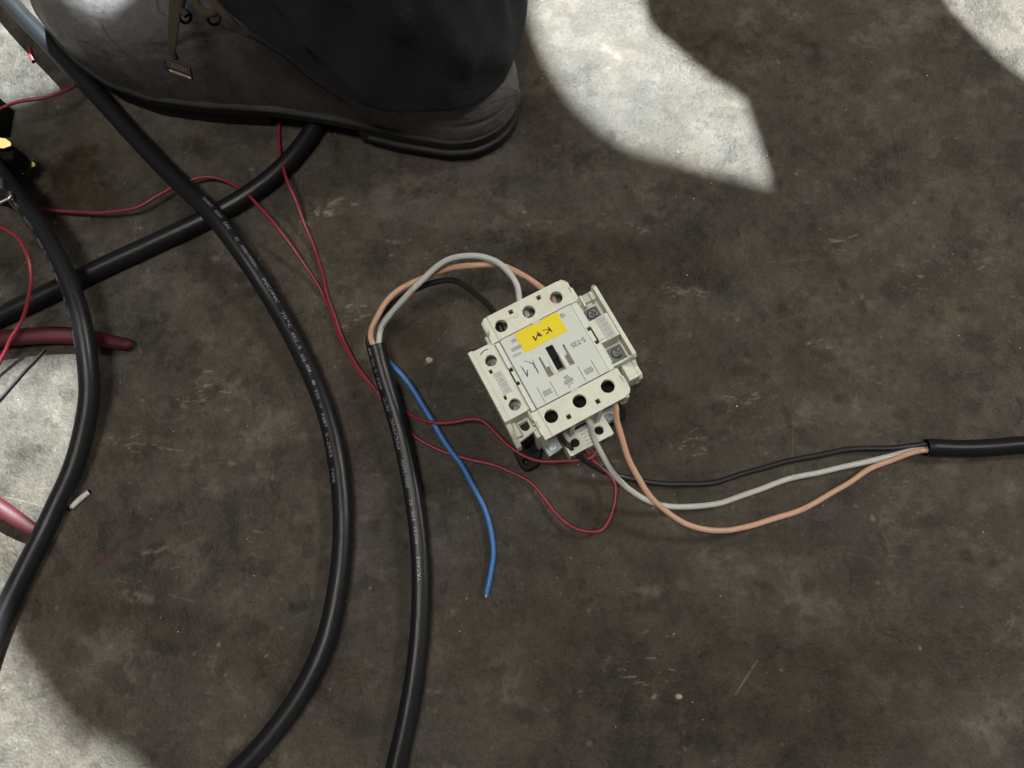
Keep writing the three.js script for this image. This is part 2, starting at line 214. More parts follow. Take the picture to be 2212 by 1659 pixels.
const orange = (() => { const N = 512, a = noiseField(N, 90, 3, 34, 0.6), o = new Uint8Array(N * N * 4); for (let i = 0; i < N * N; i++) { o[4 * i] = o[4 * i + 1] = o[4 * i + 2] = 255 * a[i]; o[4 * i + 3] = 255; } return dataTex(o, N, false); })();
const orangeP = orange.clone(); orangeP.repeat.set(16, 16); orangeP.needsUpdate = true;
const M = {};
M.cream = new THREE.MeshStandardMaterial({ color: lin(0.68, 0.67, 0.58), roughness: 0.55 });
M.white = new THREE.MeshStandardMaterial({ color: lin(0.66, 0.67, 0.61), roughness: 0.5 });
M.greyW = new THREE.MeshStandardMaterial({ color: lin(0.52, 0.52, 0.5), roughness: 0.5 });
M.greyD = new THREE.MeshStandardMaterial({ color: lin(0.36, 0.36, 0.355), roughness: 0.55 });
M.slot = new THREE.MeshStandardMaterial({ color: lin(0.26, 0.25, 0.205), roughness: 0.7 });
M.pit = new THREE.MeshStandardMaterial({ color: lin(0.012, 0.012, 0.009), roughness: 0.8 });  // near-black colour standing in for the shade inside openings
M.black = new THREE.MeshPhysicalMaterial({ color: lin(0.006, 0.006, 0.007), roughness: 0.6, specularIntensity: 0.3 });
M.steel = new THREE.MeshStandardMaterial({ color: lin(0.38, 0.44, 0.48), roughness: 0.3, metalness: 1 });
M.steelD = new THREE.MeshStandardMaterial({ color: lin(0.17, 0.18, 0.19), roughness: 0.4, metalness: 1 });
M.brass = new THREE.MeshStandardMaterial({ color: lin(0.40, 0.29, 0.12), roughness: 0.38, metalness: 1 });
M.pvc = new THREE.MeshStandardMaterial({ color: lin(0.0145, 0.0145, 0.016), roughness: 0.42, roughnessMap: null });
const wireMat = (r, g, b, ro = 0.4) => new THREE.MeshStandardMaterial({ color: lin(r, g, b), roughness: ro, map: smudge, bumpMap: orange, bumpScale: 0.00005 });
M.red = wireMat(0.27, 0.024, 0.046, 0.42);
M.grey = wireMat(0.63, 0.65, 0.66);
M.tan = wireMat(0.72, 0.44, 0.325);
M.blk = wireMat(0.019, 0.019, 0.022, 0.36);
M.blue = wireMat(0.035, 0.16, 0.48, 0.42);

// ------------------------------------------------------------------ the contactor
const CO = at(0, 0, 0).set(0.02488, 0, 0.00161), CYAW = Math.asin(0.46646);   // its x runs up to the right in the photograph
const con = thing('contactor', 'cream three pole contactor with yellow KM sticker lying face up on the floor', 'contactor');
con.position.copy(CO); con.rotation.y = CYAW; con.updateMatrixWorld(true);
const conL = (x, y, z) => con.localToWorld(V3(x * mm, y * mm, z * mm));
{
  const T = 65, arc = (cx, cz, r, a0, a1, n = 8) => Array.from({ length: n + 1 }, (_, i) => { const a = lerp(a0, a1, i / n); return [cx + r * Math.cos(a), cz + r * Math.sin(a)]; });
  // housing: lower body, stepped, hollow under the terminal covers
  part('housing', [box(-26.5, 26.5, 7, 36, -30, 30, 0.8), box(-23.8, 24.2, 36, 60.5, -20.4, 20.4, 0.5), box(-24.6, -23.0, 30, 62.5, -35, -20.5, 0.3), box(23.6, 25.2, 30, 62.5, -35, -20.5, 0.3), box(-24.6, -23.0, 30, 62.5, 20.5, 35.6, 0.3), box(24, 25.4, 30, 62.5, 20.5, 34, 0.3),
    ...[-8.2, 8.2].flatMap((x) => [box(x - 1.4, x + 1.4, 22, 56, -34.6, -20.5, 0.3), box(x - 1.4, x + 1.4, 22, 56, 20.5, 36, 0.3)]),
    box(-26.8, -23.6, 8, 46, 22, 31, 0.5), box(-22, 24, 58, 62.4, -22.2, -20.6, 0.2), box(-22, 24, 58, 62.4, 20.6, 22, 0.2)], M.white, con);
  // terminals under the covers; lower row of screws coloured black to imitate shade
  for (const [zs, y, m] of [[-1, 54.5, M.steel], [1, 42, M.black]]) for (const x of [-16.4, 0, 16.4]) {
    const t = part('terminal', [box(x - 6, x + 6, y - 9, y - 5, zs < 0 ? -33 : 21.5, zs < 0 ? -21.5 : 33, 0.3)], M.steelD, con);
    const slotG = [cyl(3.9, y - 5, y - 0.8, x + 0.6, zs * 26.0 + 0.6, 28, 3.2)];
    for (const [a, b] of [[2.9, 0.45], [0.45, 2.9]]) slotG.push(box(x - a, x + a, y - 0.85, y - 0.4, zs * 26.6 - b, zs * 26.6 + b, 0.1));
    part('terminal_screw', slotG, m, t);
  }
  part('cavity_shade', [box(-22.8, 23.4, 36.2, 40, -33, -20.6, 0.3), box(-22.8, 23.6, 36.2, 40, 20.6, 33, 0.3), ...[-8.3, 8.3].flatMap((x) => [box(x - 2, x + 2, 57, 61.6, -33.9, -29.8, 0.2), box(x - 2.2, x + 2, 57, 61.6, 29.8, 34, 0.2)]), box(-24.6, -23.3, 60.5, 61.9, -30, -25, 0.1), box(-24.8, -23.6, 60.5, 61.9, 25.5, 30.5, 0.1), box(24, 25.3, 60.5, 61.9, -30, -25.6, 0.1), box(23.9, 25.2, 60.5, 61.9, 25, 30, 0.1)], M.pit, con);  // dark blocks that paint in the shade beneath the cover openings
  // two terminal covers with real openings
  const c1 = [[-20.7, -35.6], [21.4, -35.2], [21.4, -20.9], [-20.8, -20.9]];
  const coverMat = new THREE.MeshStandardMaterial({ color: lin(0.72, 0.725, 0.635), roughness: 0.5, map: smudgeP, bumpMap: orangeP, bumpScale: 0.00004 });
  const cv1 = part('terminal_cover', [plate(c1, [-16.4, 0, 16.4].map((x) => ({ c: [x, -27.4], r: 3.6 })).concat([rect(-9.7, -6.9, -33.2, -30.5), rect(6.9, 9.7, -33.2, -30.5)]), 62.4, T, 0.15),
    plate([[-23.9, -34.6], [-22.6, -35.6], [-20.6, -35.6], [-20.7, -20.9], [-25.1, -20.9], [-25.0, -25]], [rect(-24.5, -23.2, -29.6, -25.4)], 62.0, 64.4, 0.15),
    plate([[21.3, -35.2], [23.4, -35.4], [24.1, -34.3], [26.1, -32.2], [25.7, -29.5], [26.6, -28], [26.8, -22], [24.8, -20.8], [21.3, -20.9]], [rect(24.2, 25.3, -29.6, -26)], 62.0, 64.2, 0.15),
    box(-25, -23.4, 52, 62.4, -34.5, -21, 0.3), box(24.2, 26, 53, 62.4, -33, -21.2, 0.3), box(-26.6, -25, 51, 58.5, -28, -21, 0.3)], coverMat, con);
  const c2 = [[-20.9, 21.2], [20.9, 21.2], [20.7, 36.6], [-20.6, 36.8]];
  const cv2 = part('terminal_cover', [plate(c2, [-16.4, 0, 16.4].map((x) => ({ c: [x, 27.4], r: 3.75 })).concat([rect(-10.1, -7.3, 30.5, 33.3), rect(6.7, 9.5, 30.5, 33.3)]), 62.4, T, 0.15),
    plate([[-25.2, 21.2], [-20.8, 21.2], [-20.5, 36.8], [-24.8, 36.7], [-24.9, 34], [-25.4, 33]], [rect(-25, -23.8, 25.8, 30.2)], 62.0, 64.4, 0.15),
    plate([[20.7, 21.2], [25.6, 21.2], [25.6, 25.6], [26.3, 26.2], [26, 33.6], [24.6, 35.6], [20.5, 36.6]], [rect(24, 25.2, 25.4, 29.8)], 62.0, 64.2, 0.15),
    box(-24.8, -23.2, 52, 62.4, 21.5, 36.2, 0.3), box(24, 25.6, 53, 62.4, 21.5, 34.4, 0.3), box(22.5, 24.6, 46, 60, 34, 36.6, 0.5)], coverMat, con);
  for (const [cv, z] of [[cv1, -20.9], [cv2, 21.2]]) part('latch_tab', box(-1.6, 3.2, 63.2, 65.25, Math.min(z, z - 0.9 * Math.sign(z)), Math.max(z, z - 0.9 * Math.sign(z)) + 0.5, 0.15), M.greyW, cv);

  // the front panel with its print
  const print = canvas(1024, 1024, (g, w, h) => {   // 52 x 52 mm
    g.fillStyle = '#fff'; g.fillRect(0, 0, w, h);
    const k = w / 52, X = (x) => (x + 26) * k, Y = (z) => (z + 26) * k, r = rng(77);
    g.fillStyle = 'rgba(90,92,96,0.9)'; g.strokeStyle = 'rgba(95,96,100,0.85)';
    const flip = (txt, x, z, size, al = 0.85, font = 'bold ') => { g.save(); g.translate(X(x), Y(z)); g.rotate(Math.PI); g.font = `${font}${size * k}px sans-serif`; g.textAlign = 'center'; g.textBaseline = 'middle'; g.fillStyle = `rgba(96,98,102,${al})`; g.fillText(txt, 0, 0); g.restore(); };
    g.save(); g.translate(X(14.4), Y(-0.25)); g.rotate(Math.PI); g.font = `bold ${3.7 * k}px sans-serif`; g.textAlign = 'center'; g.textBaseline = 'middle'; g.fillStyle = 'rgba(104,106,110,0.9)'; g.fillText('S-T35', 0, 0, 8.2 * k); g.restore();
    // rows of print too small to read: broken strokes
    const rows = (x, z, wd, n, sz, al) => { for (let i = 0; i < n; i++) { let u = -wd / 2; g.fillStyle = `rgba(120,120,124,${al * 0.42})`; g.fillRect(X(x - wd / 2), Y(z + i * sz * 1.25 - 0.1), wd * k, sz * 1.2 * k); while (u < wd / 2) { const l = 0.25 + r() * 0.55; g.fillStyle = `rgba(112,113,118,${al * (0.65 + 0.5 * r())})`; g.fillRect(X(x + u), Y(z + i * sz * 1.25), l * k * 0.75, sz * k * (0.6 + 0.4 * r())); u += l; } } };
    rows(-14.4, -18.0, 2.6, 2, 0.8, 0.6); rows(-15.2, -13.8, 5.6, 2, 0.85, 0.62); rows(-16.4, -10.2, 5, 2, 0.6, 0.45); rows(14.3, -18.2, 2.2, 2, 1.0, 0.62);
    rows(-12.2, 14.2, 4.6, 3, 0.8, 0.6); rows(11.9, 14.2, 4.6, 3, 0.8, 0.6); rows(0.2, 12.4, 2.6, 2, 0.8, 0.7); rows(0.1, 14.6, 4.8, 2, 0.9, 0.7); rows(0.3, 17.2, 3.4, 1, 0.5, 0.6); rows(-1.2, 17.8, 0.5, 2, 0.7, 0.45);
    // pen marks
    g.lineCap = 'round'; g.lineJoin = 'round';
    const pen = (pts, al, lw) => { g.strokeStyle = `rgba(24,44,130,${al})`; for (let j = 0; j < 3; j++) { g.lineWidth = lw * k * (1 - j * 0.28); g.beginPath(); pts.forEach(([x, z], i) => (i ? g.lineTo : g.moveTo).call(g, X(x + (r() - 0.5) * 0.18), Y(z + (r() - 0.5) * 0.18))); g.stroke(); } };
    pen([[-17.8, -3.3], [-17.6, -2.4]], 0.25, 0.5); pen([[-17.5, -2], [-17.3, 0.6], [-17.2, 3.2]], 0.55, 0.6); pen([[-17.2, 3.3], [-15.8, 0.4]], 0.55, 0.6); pen([[-17.2, 3], [-16.6, 2.1]], 0.5, 0.7);
    pen([[-14.6, -4.6], [-13.2, -3.4], [-11.8, -1.8]], 0.14, 0.8); pen([[-10.6, -3.3], [-11.5, -0.6], [-11.9, 1.2]], 0.16, 0.7); pen([[-11.1, -1.6], [-11.3, 1.6], [-11.4, 4.4]], 0.48, 0.6); pen([[-11.2, 2], [-11.35, 4.2]], 0.4, 0.6); pen([[-12.6, -2.8], [-11.6, -1.2]], 0.3, 0.4);
    // grime flecks
    for (let i = 0; i < 300; i++) { g.fillStyle = `rgba(90,80,60,${0.03 + 0.09 * r()})`; const s = 1 + r() * 5; g.fillRect(r() * w, r() * h, s, s * (0.4 + r())); }
  });
  const panelMat = new THREE.MeshStandardMaterial({ color: lin(0.60, 0.63, 0.575), map: print, roughness: 0.5, bumpMap: orange, bumpScale: 0.00003 });
  const slotL = [[-7.7, -2.9], [-6.3, -2.9], [-6.1, 3.6], [-4.4, 3.6], [-4.6, 9.2], [-8.1, 9.2]], slotR = [[6.3, -3.1], [7.9, -3.1], [7.8, 9.0], [4.5, 9.0], [4.6, 2.4], [6.2, 2.4]], act = [[-2.2, -6.0], [2.4, -6.0], [2.5, 9.3], [-2.3, 9.3]];
  const groove = (x, z0, z1) => rect(x - 0.35, x + 0.35, z0, z1);
  const fp = part('front_panel', [planarUV(plate([[-20.9, -20.55], [21, -20.55], [21, 20.6], [-20.9, 20.6]], [slotL, slotR, act, groove(-15.7, 10.6, 20.2), groove(-8.4, 10.7, 20.2), groove(8.0, 10.8, 20.2), groove(15.6, 10.9, 20.2), rect(-7.7, 7.9, -7.3, -7.05)], 62.6, 64.9, 0.18), -26, 26, -26, 26)], panelMat, con);
  const railL = [[-23.9, -20.5], [-21.2, -20.5], [-21.2, 20.6], [-23.9, 20.6], [-23.9, 4.8], [-22.2, 4.8], [-22.2, 2.9], [-23.5, 2.9], [-23.5, -3.2], [-21.9, -3.2], [-21.9, -5.2], [-23.9, -5.2]];
  const railR = [[24.3, -20.5], [21.3, -20.5], [21.3, 20.6], [24.3, 20.6], [24.3, 4.9], [22.3, 4.9], [22.3, 3.0], [23.7, 3.0], [23.7, -3.3], [22.2, -3.3], [22.2, -5.2], [24.3, -5.2]];
  part('rail', plate(railL, [], 61, 64.1, 0.3), M.white, con); part('rail', plate(railR, [], 61, 64.1, 0.3), M.white, con);
  part('groove_floor', [box(-16.5, 16.5, 61.6, 63.4, 10.2, 20.5, 0.1), box(-8, 8.2, 61.8, 64.2, -7.8, -6.6, 0.1), box(-20.8, 20.9, 58, 61.5, -20, 20, 0.1)], M.slot, con);
  part('notch_floor', box(-24.4, -21.4, 58, 60.8, -6, 6, 0.1), M.pit, con); part('notch_floor', box(21.6, 24.8, 58, 60.8, -6, 6, 0.1), M.pit, con);
  part('slot_floor', [box(-8.1, -4.4, 60, 63.6, 6.9, 9.2, 0.1), box(-7.9, -4.4, 60, 62.6, -2.5, 6.6, 0.1), box(4.5, 7.9, 60, 63.6, 6.7, 9, 0.1), box(4.5, 7.9, 60, 62.6, -2.6, 6.4, 0.1), box(-2.3, 2.5, 60, 62.8, 7.2, 9.3, 0.1)], M.slot, con);
  part('slider_rail', [box(-3.9, -2.35, 62.6, 65.3, 0.4, 9.4, 0.3), box(2.55, 4.1, 62.6, 65.3, -0.2, 9.2, 0.3)], M.white, con);
  part('actuator', [box(-1.9, 2.1, 59, 64.7, -5.9, 2.0, 0.4), box(-1.7, 1.9, 58, 63.2, 1.6, 7.1, 0.2)], M.black, con);
  // yellow sticker with the pen lettering
  const sticker = canvas(512, 256, (g, w, h) => {
    g.fillStyle = '#f4dd0e'; g.fillRect(0, 0, w, h); const r = rng(9);
    for (let i = 0; i < 2600; i++) { g.fillStyle = r() < 0.5 ? 'rgba(255,225,60,0.10)' : 'rgba(180,140,0,0.08)'; g.fillRect(r() * w, r() * h, 1 + r() * 5, 1 + r() * 2); }
    const k = w / 25, X = (x) => (x + 12.3) * k, Y = (z) => (z + 20.2) * (h / 11.8); g.strokeStyle = '#0a0802'; g.lineCap = 'round'; g.lineJoin = 'round';
    const st = (pts, lw) => { g.lineWidth = lw * k; g.beginPath(); pts.forEach(([x, z], i) => (i ? g.lineTo : g.moveTo).call(g, X(x), Y(z))); g.stroke(); };
    st([[-4.6, -14.0], [-4.3, -11.6], [-1.9, -14.1], [-1.6, -12.7], [-0.9, -13.6], [-0.4, -12.6]], 0.62); st([[-4.5, -14.2], [-4.25, -12.2]], 0.8); st([[-1.4, -15.0], [-0.4, -12.4]], 0.75);
    st([[4.8, -14.7], [5.3, -11.9]], 0.66); st([[5.1, -13.4], [3.2, -14.2], [1.5, -14.6]], 0.45); st([[4.9, -13.3], [2.4, -11.9]], 0.6);
  });
  const sg = planarUV(box(-12.3, 12.7, 64.8, 65.12, -20.3, -8.4, 0.05), -12.3, 12.7, -20.3, -8.4);
  { const p = sg.attributes.position; for (let i = 0; i < p.count; i++) { const x = p.getX(i) / mm, z = p.getZ(i) / mm; p.setY(i, p.getY(i) + 0.00012 * sstep(10, 12.7, Math.abs(x)) * (z > -14 ? 1 : 0.3)); } }
  part('sticker', sg, new THREE.MeshStandardMaterial({ map: sticker, color: lin(0.86, 0.86, 0.86), roughness: 0.6 }), con).userData.label = 'yellow sticker with KM written in black pen';

  // left auxiliary contact block
  const prof = new THREE.Shape([[-23, 51], [-23, 62.4], [18.3, 62.4], [19, 57], [24, 52], [30, 44], [30, 36], [26, 35], [3.2, 45], [2.6, 49]].map(([z, y]) => new THREE.Vector2(z * mm, y * mm)));
  const sideG = new THREE.ExtrudeGeometry(prof, { depth: 2.2 * mm, bevelEnabled: true, bevelSize: 0.3 * mm, bevelThickness: 0.3 * mm, bevelSegments: 2 }); sideG.rotateY(-Math.PI / 2); // z -> x
  sideG.translate(-36.1 * mm, 0, 0);
  const auxMat = new THREE.MeshStandardMaterial({ color: lin(0.71, 0.72, 0.645), roughness: 0.5, map: smudgeP, bumpMap: orangeP, bumpScale: 0.00004 });
  const auxL = part('auxiliary_block', [sideG,
    plate([[-36.0, -22.6], [-24.1, -22.4], [-24.1, 18.6], [-35.6, 18.8]], [{ c: [-29.7, -13.8], r: 3.3 }, { c: [-29.7, 12.8], r: 3.3 }, rect(-33.5, -31.5, -9.9, -7.3), rect(-33.2, -31.4, 6.0, 8.6), [...arc(-29.9, -15.4, 5.3, -2.3, -1.2), ...arc(-29.9, -15.4, 4.5, -1.2, -2.3)]], 60.6, 63, 0.12),
    plate([[-38.4, -22.6], [-35.8, -22.6], [-35.4, 18.8], [-37.1, 18.6]], [], 60.0, 62.75, 0.3),
    box(-36.5, -24.2, 46, 60.6, -22.6, -21.0, 0.3), box(-25.8, -24.2, 44, 60.6, -22.4, 24, 0.3), box(-36, -24.2, 44.5, 46.5, -22, 17, 0.2), box(-36, -24.2, 46, 60.6, 17.2, 18.6, 0.3), box(-36, -24.2, 46, 60.6, -2, 3, 0.3),
    plate([[-35.8, 18.4], [-24.4, 18.2], [-24.6, 26.6], [-36, 28.6]], [[[-32.6, 19.6], [-26.6, 19.4], [-26.4, 22.4], ...arc(-29.4, 22.4, 3, 0, Math.PI).map(([x, z]) => [x, z])]], 42.6, 47, 0.4),
    box(-36, -33.2, 40, 52, 18.6, 26.8, 0.5), box(-26, -24.4, 40, 52, 18.6, 25, 0.4), box(-37.6, -35.6, 30, 44, 20, 30, 0.5)], auxMat, con);
  part('cavity_shade', [box(-35.6, -24.8, 40, 42.4, 18.4, 27, 0.3), box(-34, -31, 57.5, 60.4, -10.4, -6.8, 0.2), box(-34, -31, 57.5, 60.4, 5.6, 9.2, 0.2), box(-33.4, -27, 58, 60.4, -21, -19, 0.1)], M.pit, auxL);  // painted shade below the side block's openings
  for (const z of [-13.8, 12.8]) part('screw', [cyl(2.6, 47, 51.4, -29.7, z, 24, 2.3), new THREE.TorusGeometry(2.0 * mm, 0.55 * mm, 10, 24).rotateX(Math.PI / 2).translate(-29.7 * mm, 51.4 * mm, z * mm), box(-31.6, -27.8, 51.2, 51.9, z - 0.35, z + 0.35, 0.1), box(-30.05, -29.35, 51.2, 51.9, z - 1.9, z + 1.9, 0.1)], M.steelD, auxL);
  const ridges = (x0, x1, z0, z1, y, rot) => { const out = []; for (let i = 0; i < 4; i++) { const a = z0 + (z1 - z0) * (i + 0.12) / 4, b = z0 + (z1 - z0) * (i + 0.85) / 4; out.push(box(x0 + 0.5 + (i % 2) * 0.35, x1 - 0.5 - ((i + 1) % 3) * 0.3, y, y + 0.22, a, a + (b - a) * 0.34, 0.08), box(x0 + 0.7, x1 - 0.8, y, y + 0.22, a + (b - a) * 0.55, b, 0.08)); } return out; };
  const lpL = part('label_plate', box(-32.0, -27.2, 62.6, 63.5, -7.0, 5.9, 0.2), M.greyW, auxL); part('embossing', ridges(-31.8, -27.4, -6.6, 5.6, 63.42), M.greyD, lpL);

  // right auxiliary contact block, its terminals open
  const wallS = new THREE.Shape([[-28.5, 30], [-28.5, 50], [-26.5, 52.5], [16.2, 52.5], [17.4, 50], [17.2, 44], [20.5, 40], [25.5, 40], [27, 37], [26.4, 24], [20, 24], [14, 30]].map(([z, y]) => new THREE.Vector2(z * mm, y * mm)));
  const wallG = new THREE.ExtrudeGeometry(wallS, { depth: 1.6 * mm, bevelEnabled: true, bevelSize: 0.3 * mm, bevelThickness: 0.3 * mm, bevelSegments: 2 }); wallG.rotateY(-Math.PI / 2); wallG.translate(40.6 * mm, 0, 0);
  const auxR = part('auxiliary_block', [wallG, box(25.2, 39.4, 28, 44, -24, 16, 0.5), box(25.2, 37, 40, 58.8, -9.2, 4.6, 0.4), box(25.2, 28.4, 40, 60.4, -6.6, 3.2, 0.4), box(25, 26.4, 40, 58, -22, 16, 0.3), box(30, 31.2, 42, 51, -26.8, -20, 0.4), box(35.6, 36.8, 42, 51, -26.4, -21, 0.5), box(26, 39, 40, 47, -27.5, -22.4, 0.4), box(26, 38.6, 40, 49, 15.2, 16.6, 0.3), box(33, 39.6, 22, 40, 16, 26, 0.6)], auxMat, con);
  for (const [x, z] of [[32.2, -14.9], [32.8, 10.4]]) { const s = part('screw', [cyl(2.9, 46, 48.6, x, z, 28, 2.7), new THREE.TorusGeometry(2.1 * mm, 0.75 * mm, 12, 28).rotateX(Math.PI / 2).translate(x * mm, 48.7 * mm, z * mm), ...[0.6, 0.6 + Math.PI / 2].map((a) => new RoundedBoxGeometry(4.6 * mm, 0.7 * mm, 0.8 * mm, 1, 0.1 * mm).rotateY(a).translate(x * mm, 49.0 * mm, z * mm))], M.steelD, auxR); part('washer', [plate(rect(x - 4.4, x + 4.4, z - 4.2, z + 4.2), [], 44.8, 46, 0.3)], M.steelD, s); }
  const lpR = part('label_plate', box(29.8, 35.4, 58.4, 59.4, -8.6, 4.0, 0.2), M.greyW, auxR); part('embossing', ridges(30, 35.2, -8.2, 3.6, 59.32), M.greyD, lpR);
  part('clip_slot', box(24.6, 25.2, 58, 60.9, -3, 3, 0.1), M.pit, auxR);

  // the lower end: coil terminals and connection lugs
  const coilMat = auxMat;
  part('coil_terminal', [plate([[-14.4, 31], [13.2, 31], [13.2, 45], [12.6, 45.6], [-14.4, 45.6]], [{ c: [6.9, 40], r: 3.0 }, { c: [-8.2, 39.8], r: 3.0 }], 24, 27, 0.4), box(-14.4, 13.2, 12, 24, 29, 34, 0.3), box(-14.4, -13, 10, 29, 32, 45.6, 0.4), box(11.8, 13.2, 12, 24, 33, 45.2, 0.3), box(-2.2, 1.8, 10, 24, 32, 45.2, 0.3), box(-10.5, -6, 26, 44, 30, 32.6, 0.5), box(3.2, 8, 26, 46, 30, 33.2, 0.6), box(-12, -10.8, 14, 24, 44, 45.4, 0.3)], coilMat, con);
  part('cavity_shade', [box(-13, 12, 13, 15, 34, 44.6, 0.2)], M.pit, con);  // dark block painting shade under the coil holes
  part('embossing', [0, 1, 2, 3, 4].map((i) => box(-2.4, 2.6 - (i % 2) * 0.7, 26.8, 27.9, 35.2 + i * 2, 36.3 + i * 2, 0.25)), M.greyW, con);
  part('slot', box(-4.8, 2.4, 26.9, 27.15, 32.3, 33.7, 0.05), M.pit, con);
  for (const [x, mir] of [[-20.3, 1], [15.6, 0]]) {
    const lug = part('connection_lug', [plate(mir ? [[-24.5, 30], [-15.6, 29], [-15.4, 38.6], [-24.2, 39.6]] : [[12.6, 29], [20.4, 29], [20.4, 37.4], [13.8, 38.2]], [], 22.4, 25, 0.4), mir ? box(-24.4, -15.8, 10, 22.4, 29, 38, 0.4) : box(13, 20.2, 10, 22.4, 29, 37, 0.4)], mir ? M.greyW : M.white, con);
    part('screw', [cyl(2.5, 25, 27, x, 36, 24, 2.2), box(x - 1.8, x + 1.8, 26.8, 27.3, 35.7, 36.3, 0.1), box(x - 0.3, x + 0.3, 26.8, 27.3, 34.2, 37.8, 0.1)], M.steel, lug);
  }
  // the black mounting base with its feet
  part('mounting_base', [plate([[-30, -36], [29, -36], [29, 30], [22, 31], [-30, 31]], [], 0.6, 9, 0.6),
    plate([[-31, 20], [-40, 24], [-40.4, 33], ...arc(-36, 34.5, 4.2, Math.PI, Math.PI / 2, 6), [-31, 38.6], [-24, 31]], [{ c: [-36.4, 33], r: 1.3 }], 0.6, 7, 0.8),
    plate([[20, 27], [25.5, 27.5], ...arc(25.3, 33.4, 4.4, -0.9, 1.7, 8), [20.5, 38.2]], [{ c: [25.2, 33.6], r: 1.6 }], 0.6, 5.4, 0.6), box(-33, -24, 5, 30, 18, 27, 1)], M.black, con);
}

// ------------------------------------------------------------------ cables
const inkSkin = (L, words, P, len, seed, ang0 = 0) => {      // the sheath's colour with its printed legend, u along, v around
  const W = 2048, H = 256, r = rng(seed);
  return canvas(W, H, (g) => {
    g.fillStyle = 'rgb(31,31,33)'; g.fillRect(0, 0, W, H);
    for (let i = 0; i < 1500; i++) { const a = r() * 0.14; g.fillStyle = r() < 0.6 ? `rgba(120,112,100,${a})` : `rgba(0,0,0,${a * 2})`; g.fillRect(r() * W, r() * H, 2 + r() * r() * 70, 1 + r() * 3); }
    const near = (x, y, h) => { const q = at(x, y, h / 1000); let b = 0, d = 9; P.forEach((p, i) => { const e = Math.hypot(p.x - q.x, p.z - q.z); if (e < d) { d = e; b = i; } }); return len[b]; };
    for (const [txt, x0, y0, x1, y1, h, ang] of words) {
      const s0 = near(x0, y0, h), s1 = near(x1, y1, h), u0 = s0 / L * W, wd = (s1 - s0) / L * W, vy = (0.5 - ang / 360) * H;
      g.save(); g.translate(u0, vy); g.font = `bold 20px monospace`; const tw = g.measureText(txt).width; g.scale(wd / tw, 0.86); g.textBaseline = 'middle'; g.fillStyle = 'rgba(200,202,210,0.66)'; g.fillText(txt, 0, 0); g.restore();
      g.fillStyle = 'rgba(33,33,35,0.8)'; for (let i = 0; i < wd / 5; i++) g.fillRect(u0 + r() * wd, vy - 9 + r() * 18, 1 + r() * 2, 1 + r() * 3);
    }
  });
};
function sheath(pts, r, words, seed, opt) {
  const probe = tube(pts, r, opt), { P, len } = probe.userData, L = len[len.length - 1];
  const mat = new THREE.MeshPhysicalMaterial({ color: lin(0.75, 0.75, 0.78), map: inkSkin(L, words, P, len, seed), roughness: 0.36, specularIntensity: 0.55, bumpMap: orange, bumpScale: 0.00006 });
  return [probe, mat];
}
const wob = (a, b) => (s, th, r) => r * (1 + a * Math.sin(s * 55 + b) * 0.5 + a * Math.sin(s * 131 + b * 2 + th) * 0.4);
const cores = (k, tw, ph) => (s, th, r) => r * (1 + k * Math.cos(4 * th + tw * s + ph));   // the twisted cores show through

{ // the long one that passes between the boot and the contactor
  const g = thing('power_cable', 'long black printed cable curving from the boot toe to the bottom edge', 'cable', 'thick black power cables on the floor');
  const pts = path([[-60, -95, 17], [20, 3, 17], [100, 88, 17], [150, 142, 16], [200, 195, 14], [300, 305, 11.5], [380, 388, 16], [455, 460, 20], [520, 543, 17], [590, 650, 10], [650, 760, 7], [700, 875, 6.3], [728, 985, 6.3], [740, 1090, 6.3], [740, 1180, 6.3], [728, 1280, 6.3], [702, 1390, 6.3], [655, 1490, 6.3], [592, 1580, 6.3], [520, 1660, 6.3], [430, 1740, 6.3]]);
  const [geo, mat] = sheath(pts, 0.0059, [['YAZAKI', 462, 425, 478, 452, 19, 34], ['60227', 484, 458, 497, 480, 17, 34], ['IEC', 502, 490, 512, 506, 16, 32], ['53', 519, 517, 525, 530, 15, 30], ['300/500V.', 540, 533, 567, 583, 13, 30], ['PVC/PVC', 578, 603, 606, 655, 10, 26], ['70°C', 617, 677, 632, 710, 8, 20], ['4X2.5', 640, 723, 656, 757, 7, 14], ['SQ.MM.', 660, 768, 683, 815, 6, 8], ['®', 687, 826, 690, 835, 6, 0], ['TIS', 692, 843, 698, 862, 6, -6], ['11', 701, 872, 704, 883, 6, -9], ['PART', 709, 893, 715, 922, 6, -14], ['5-2553', 717, 938, 727, 990, 6, -20], [':', 728, 1000, 729, 1006, 6, -24], ['TYPE', 730, 1016, 734, 1048, 6, -28]], 3, { n: 220, seg: 24, rad: wob(0.012, 1) });
  part('sheath', geo, mat, g);
}
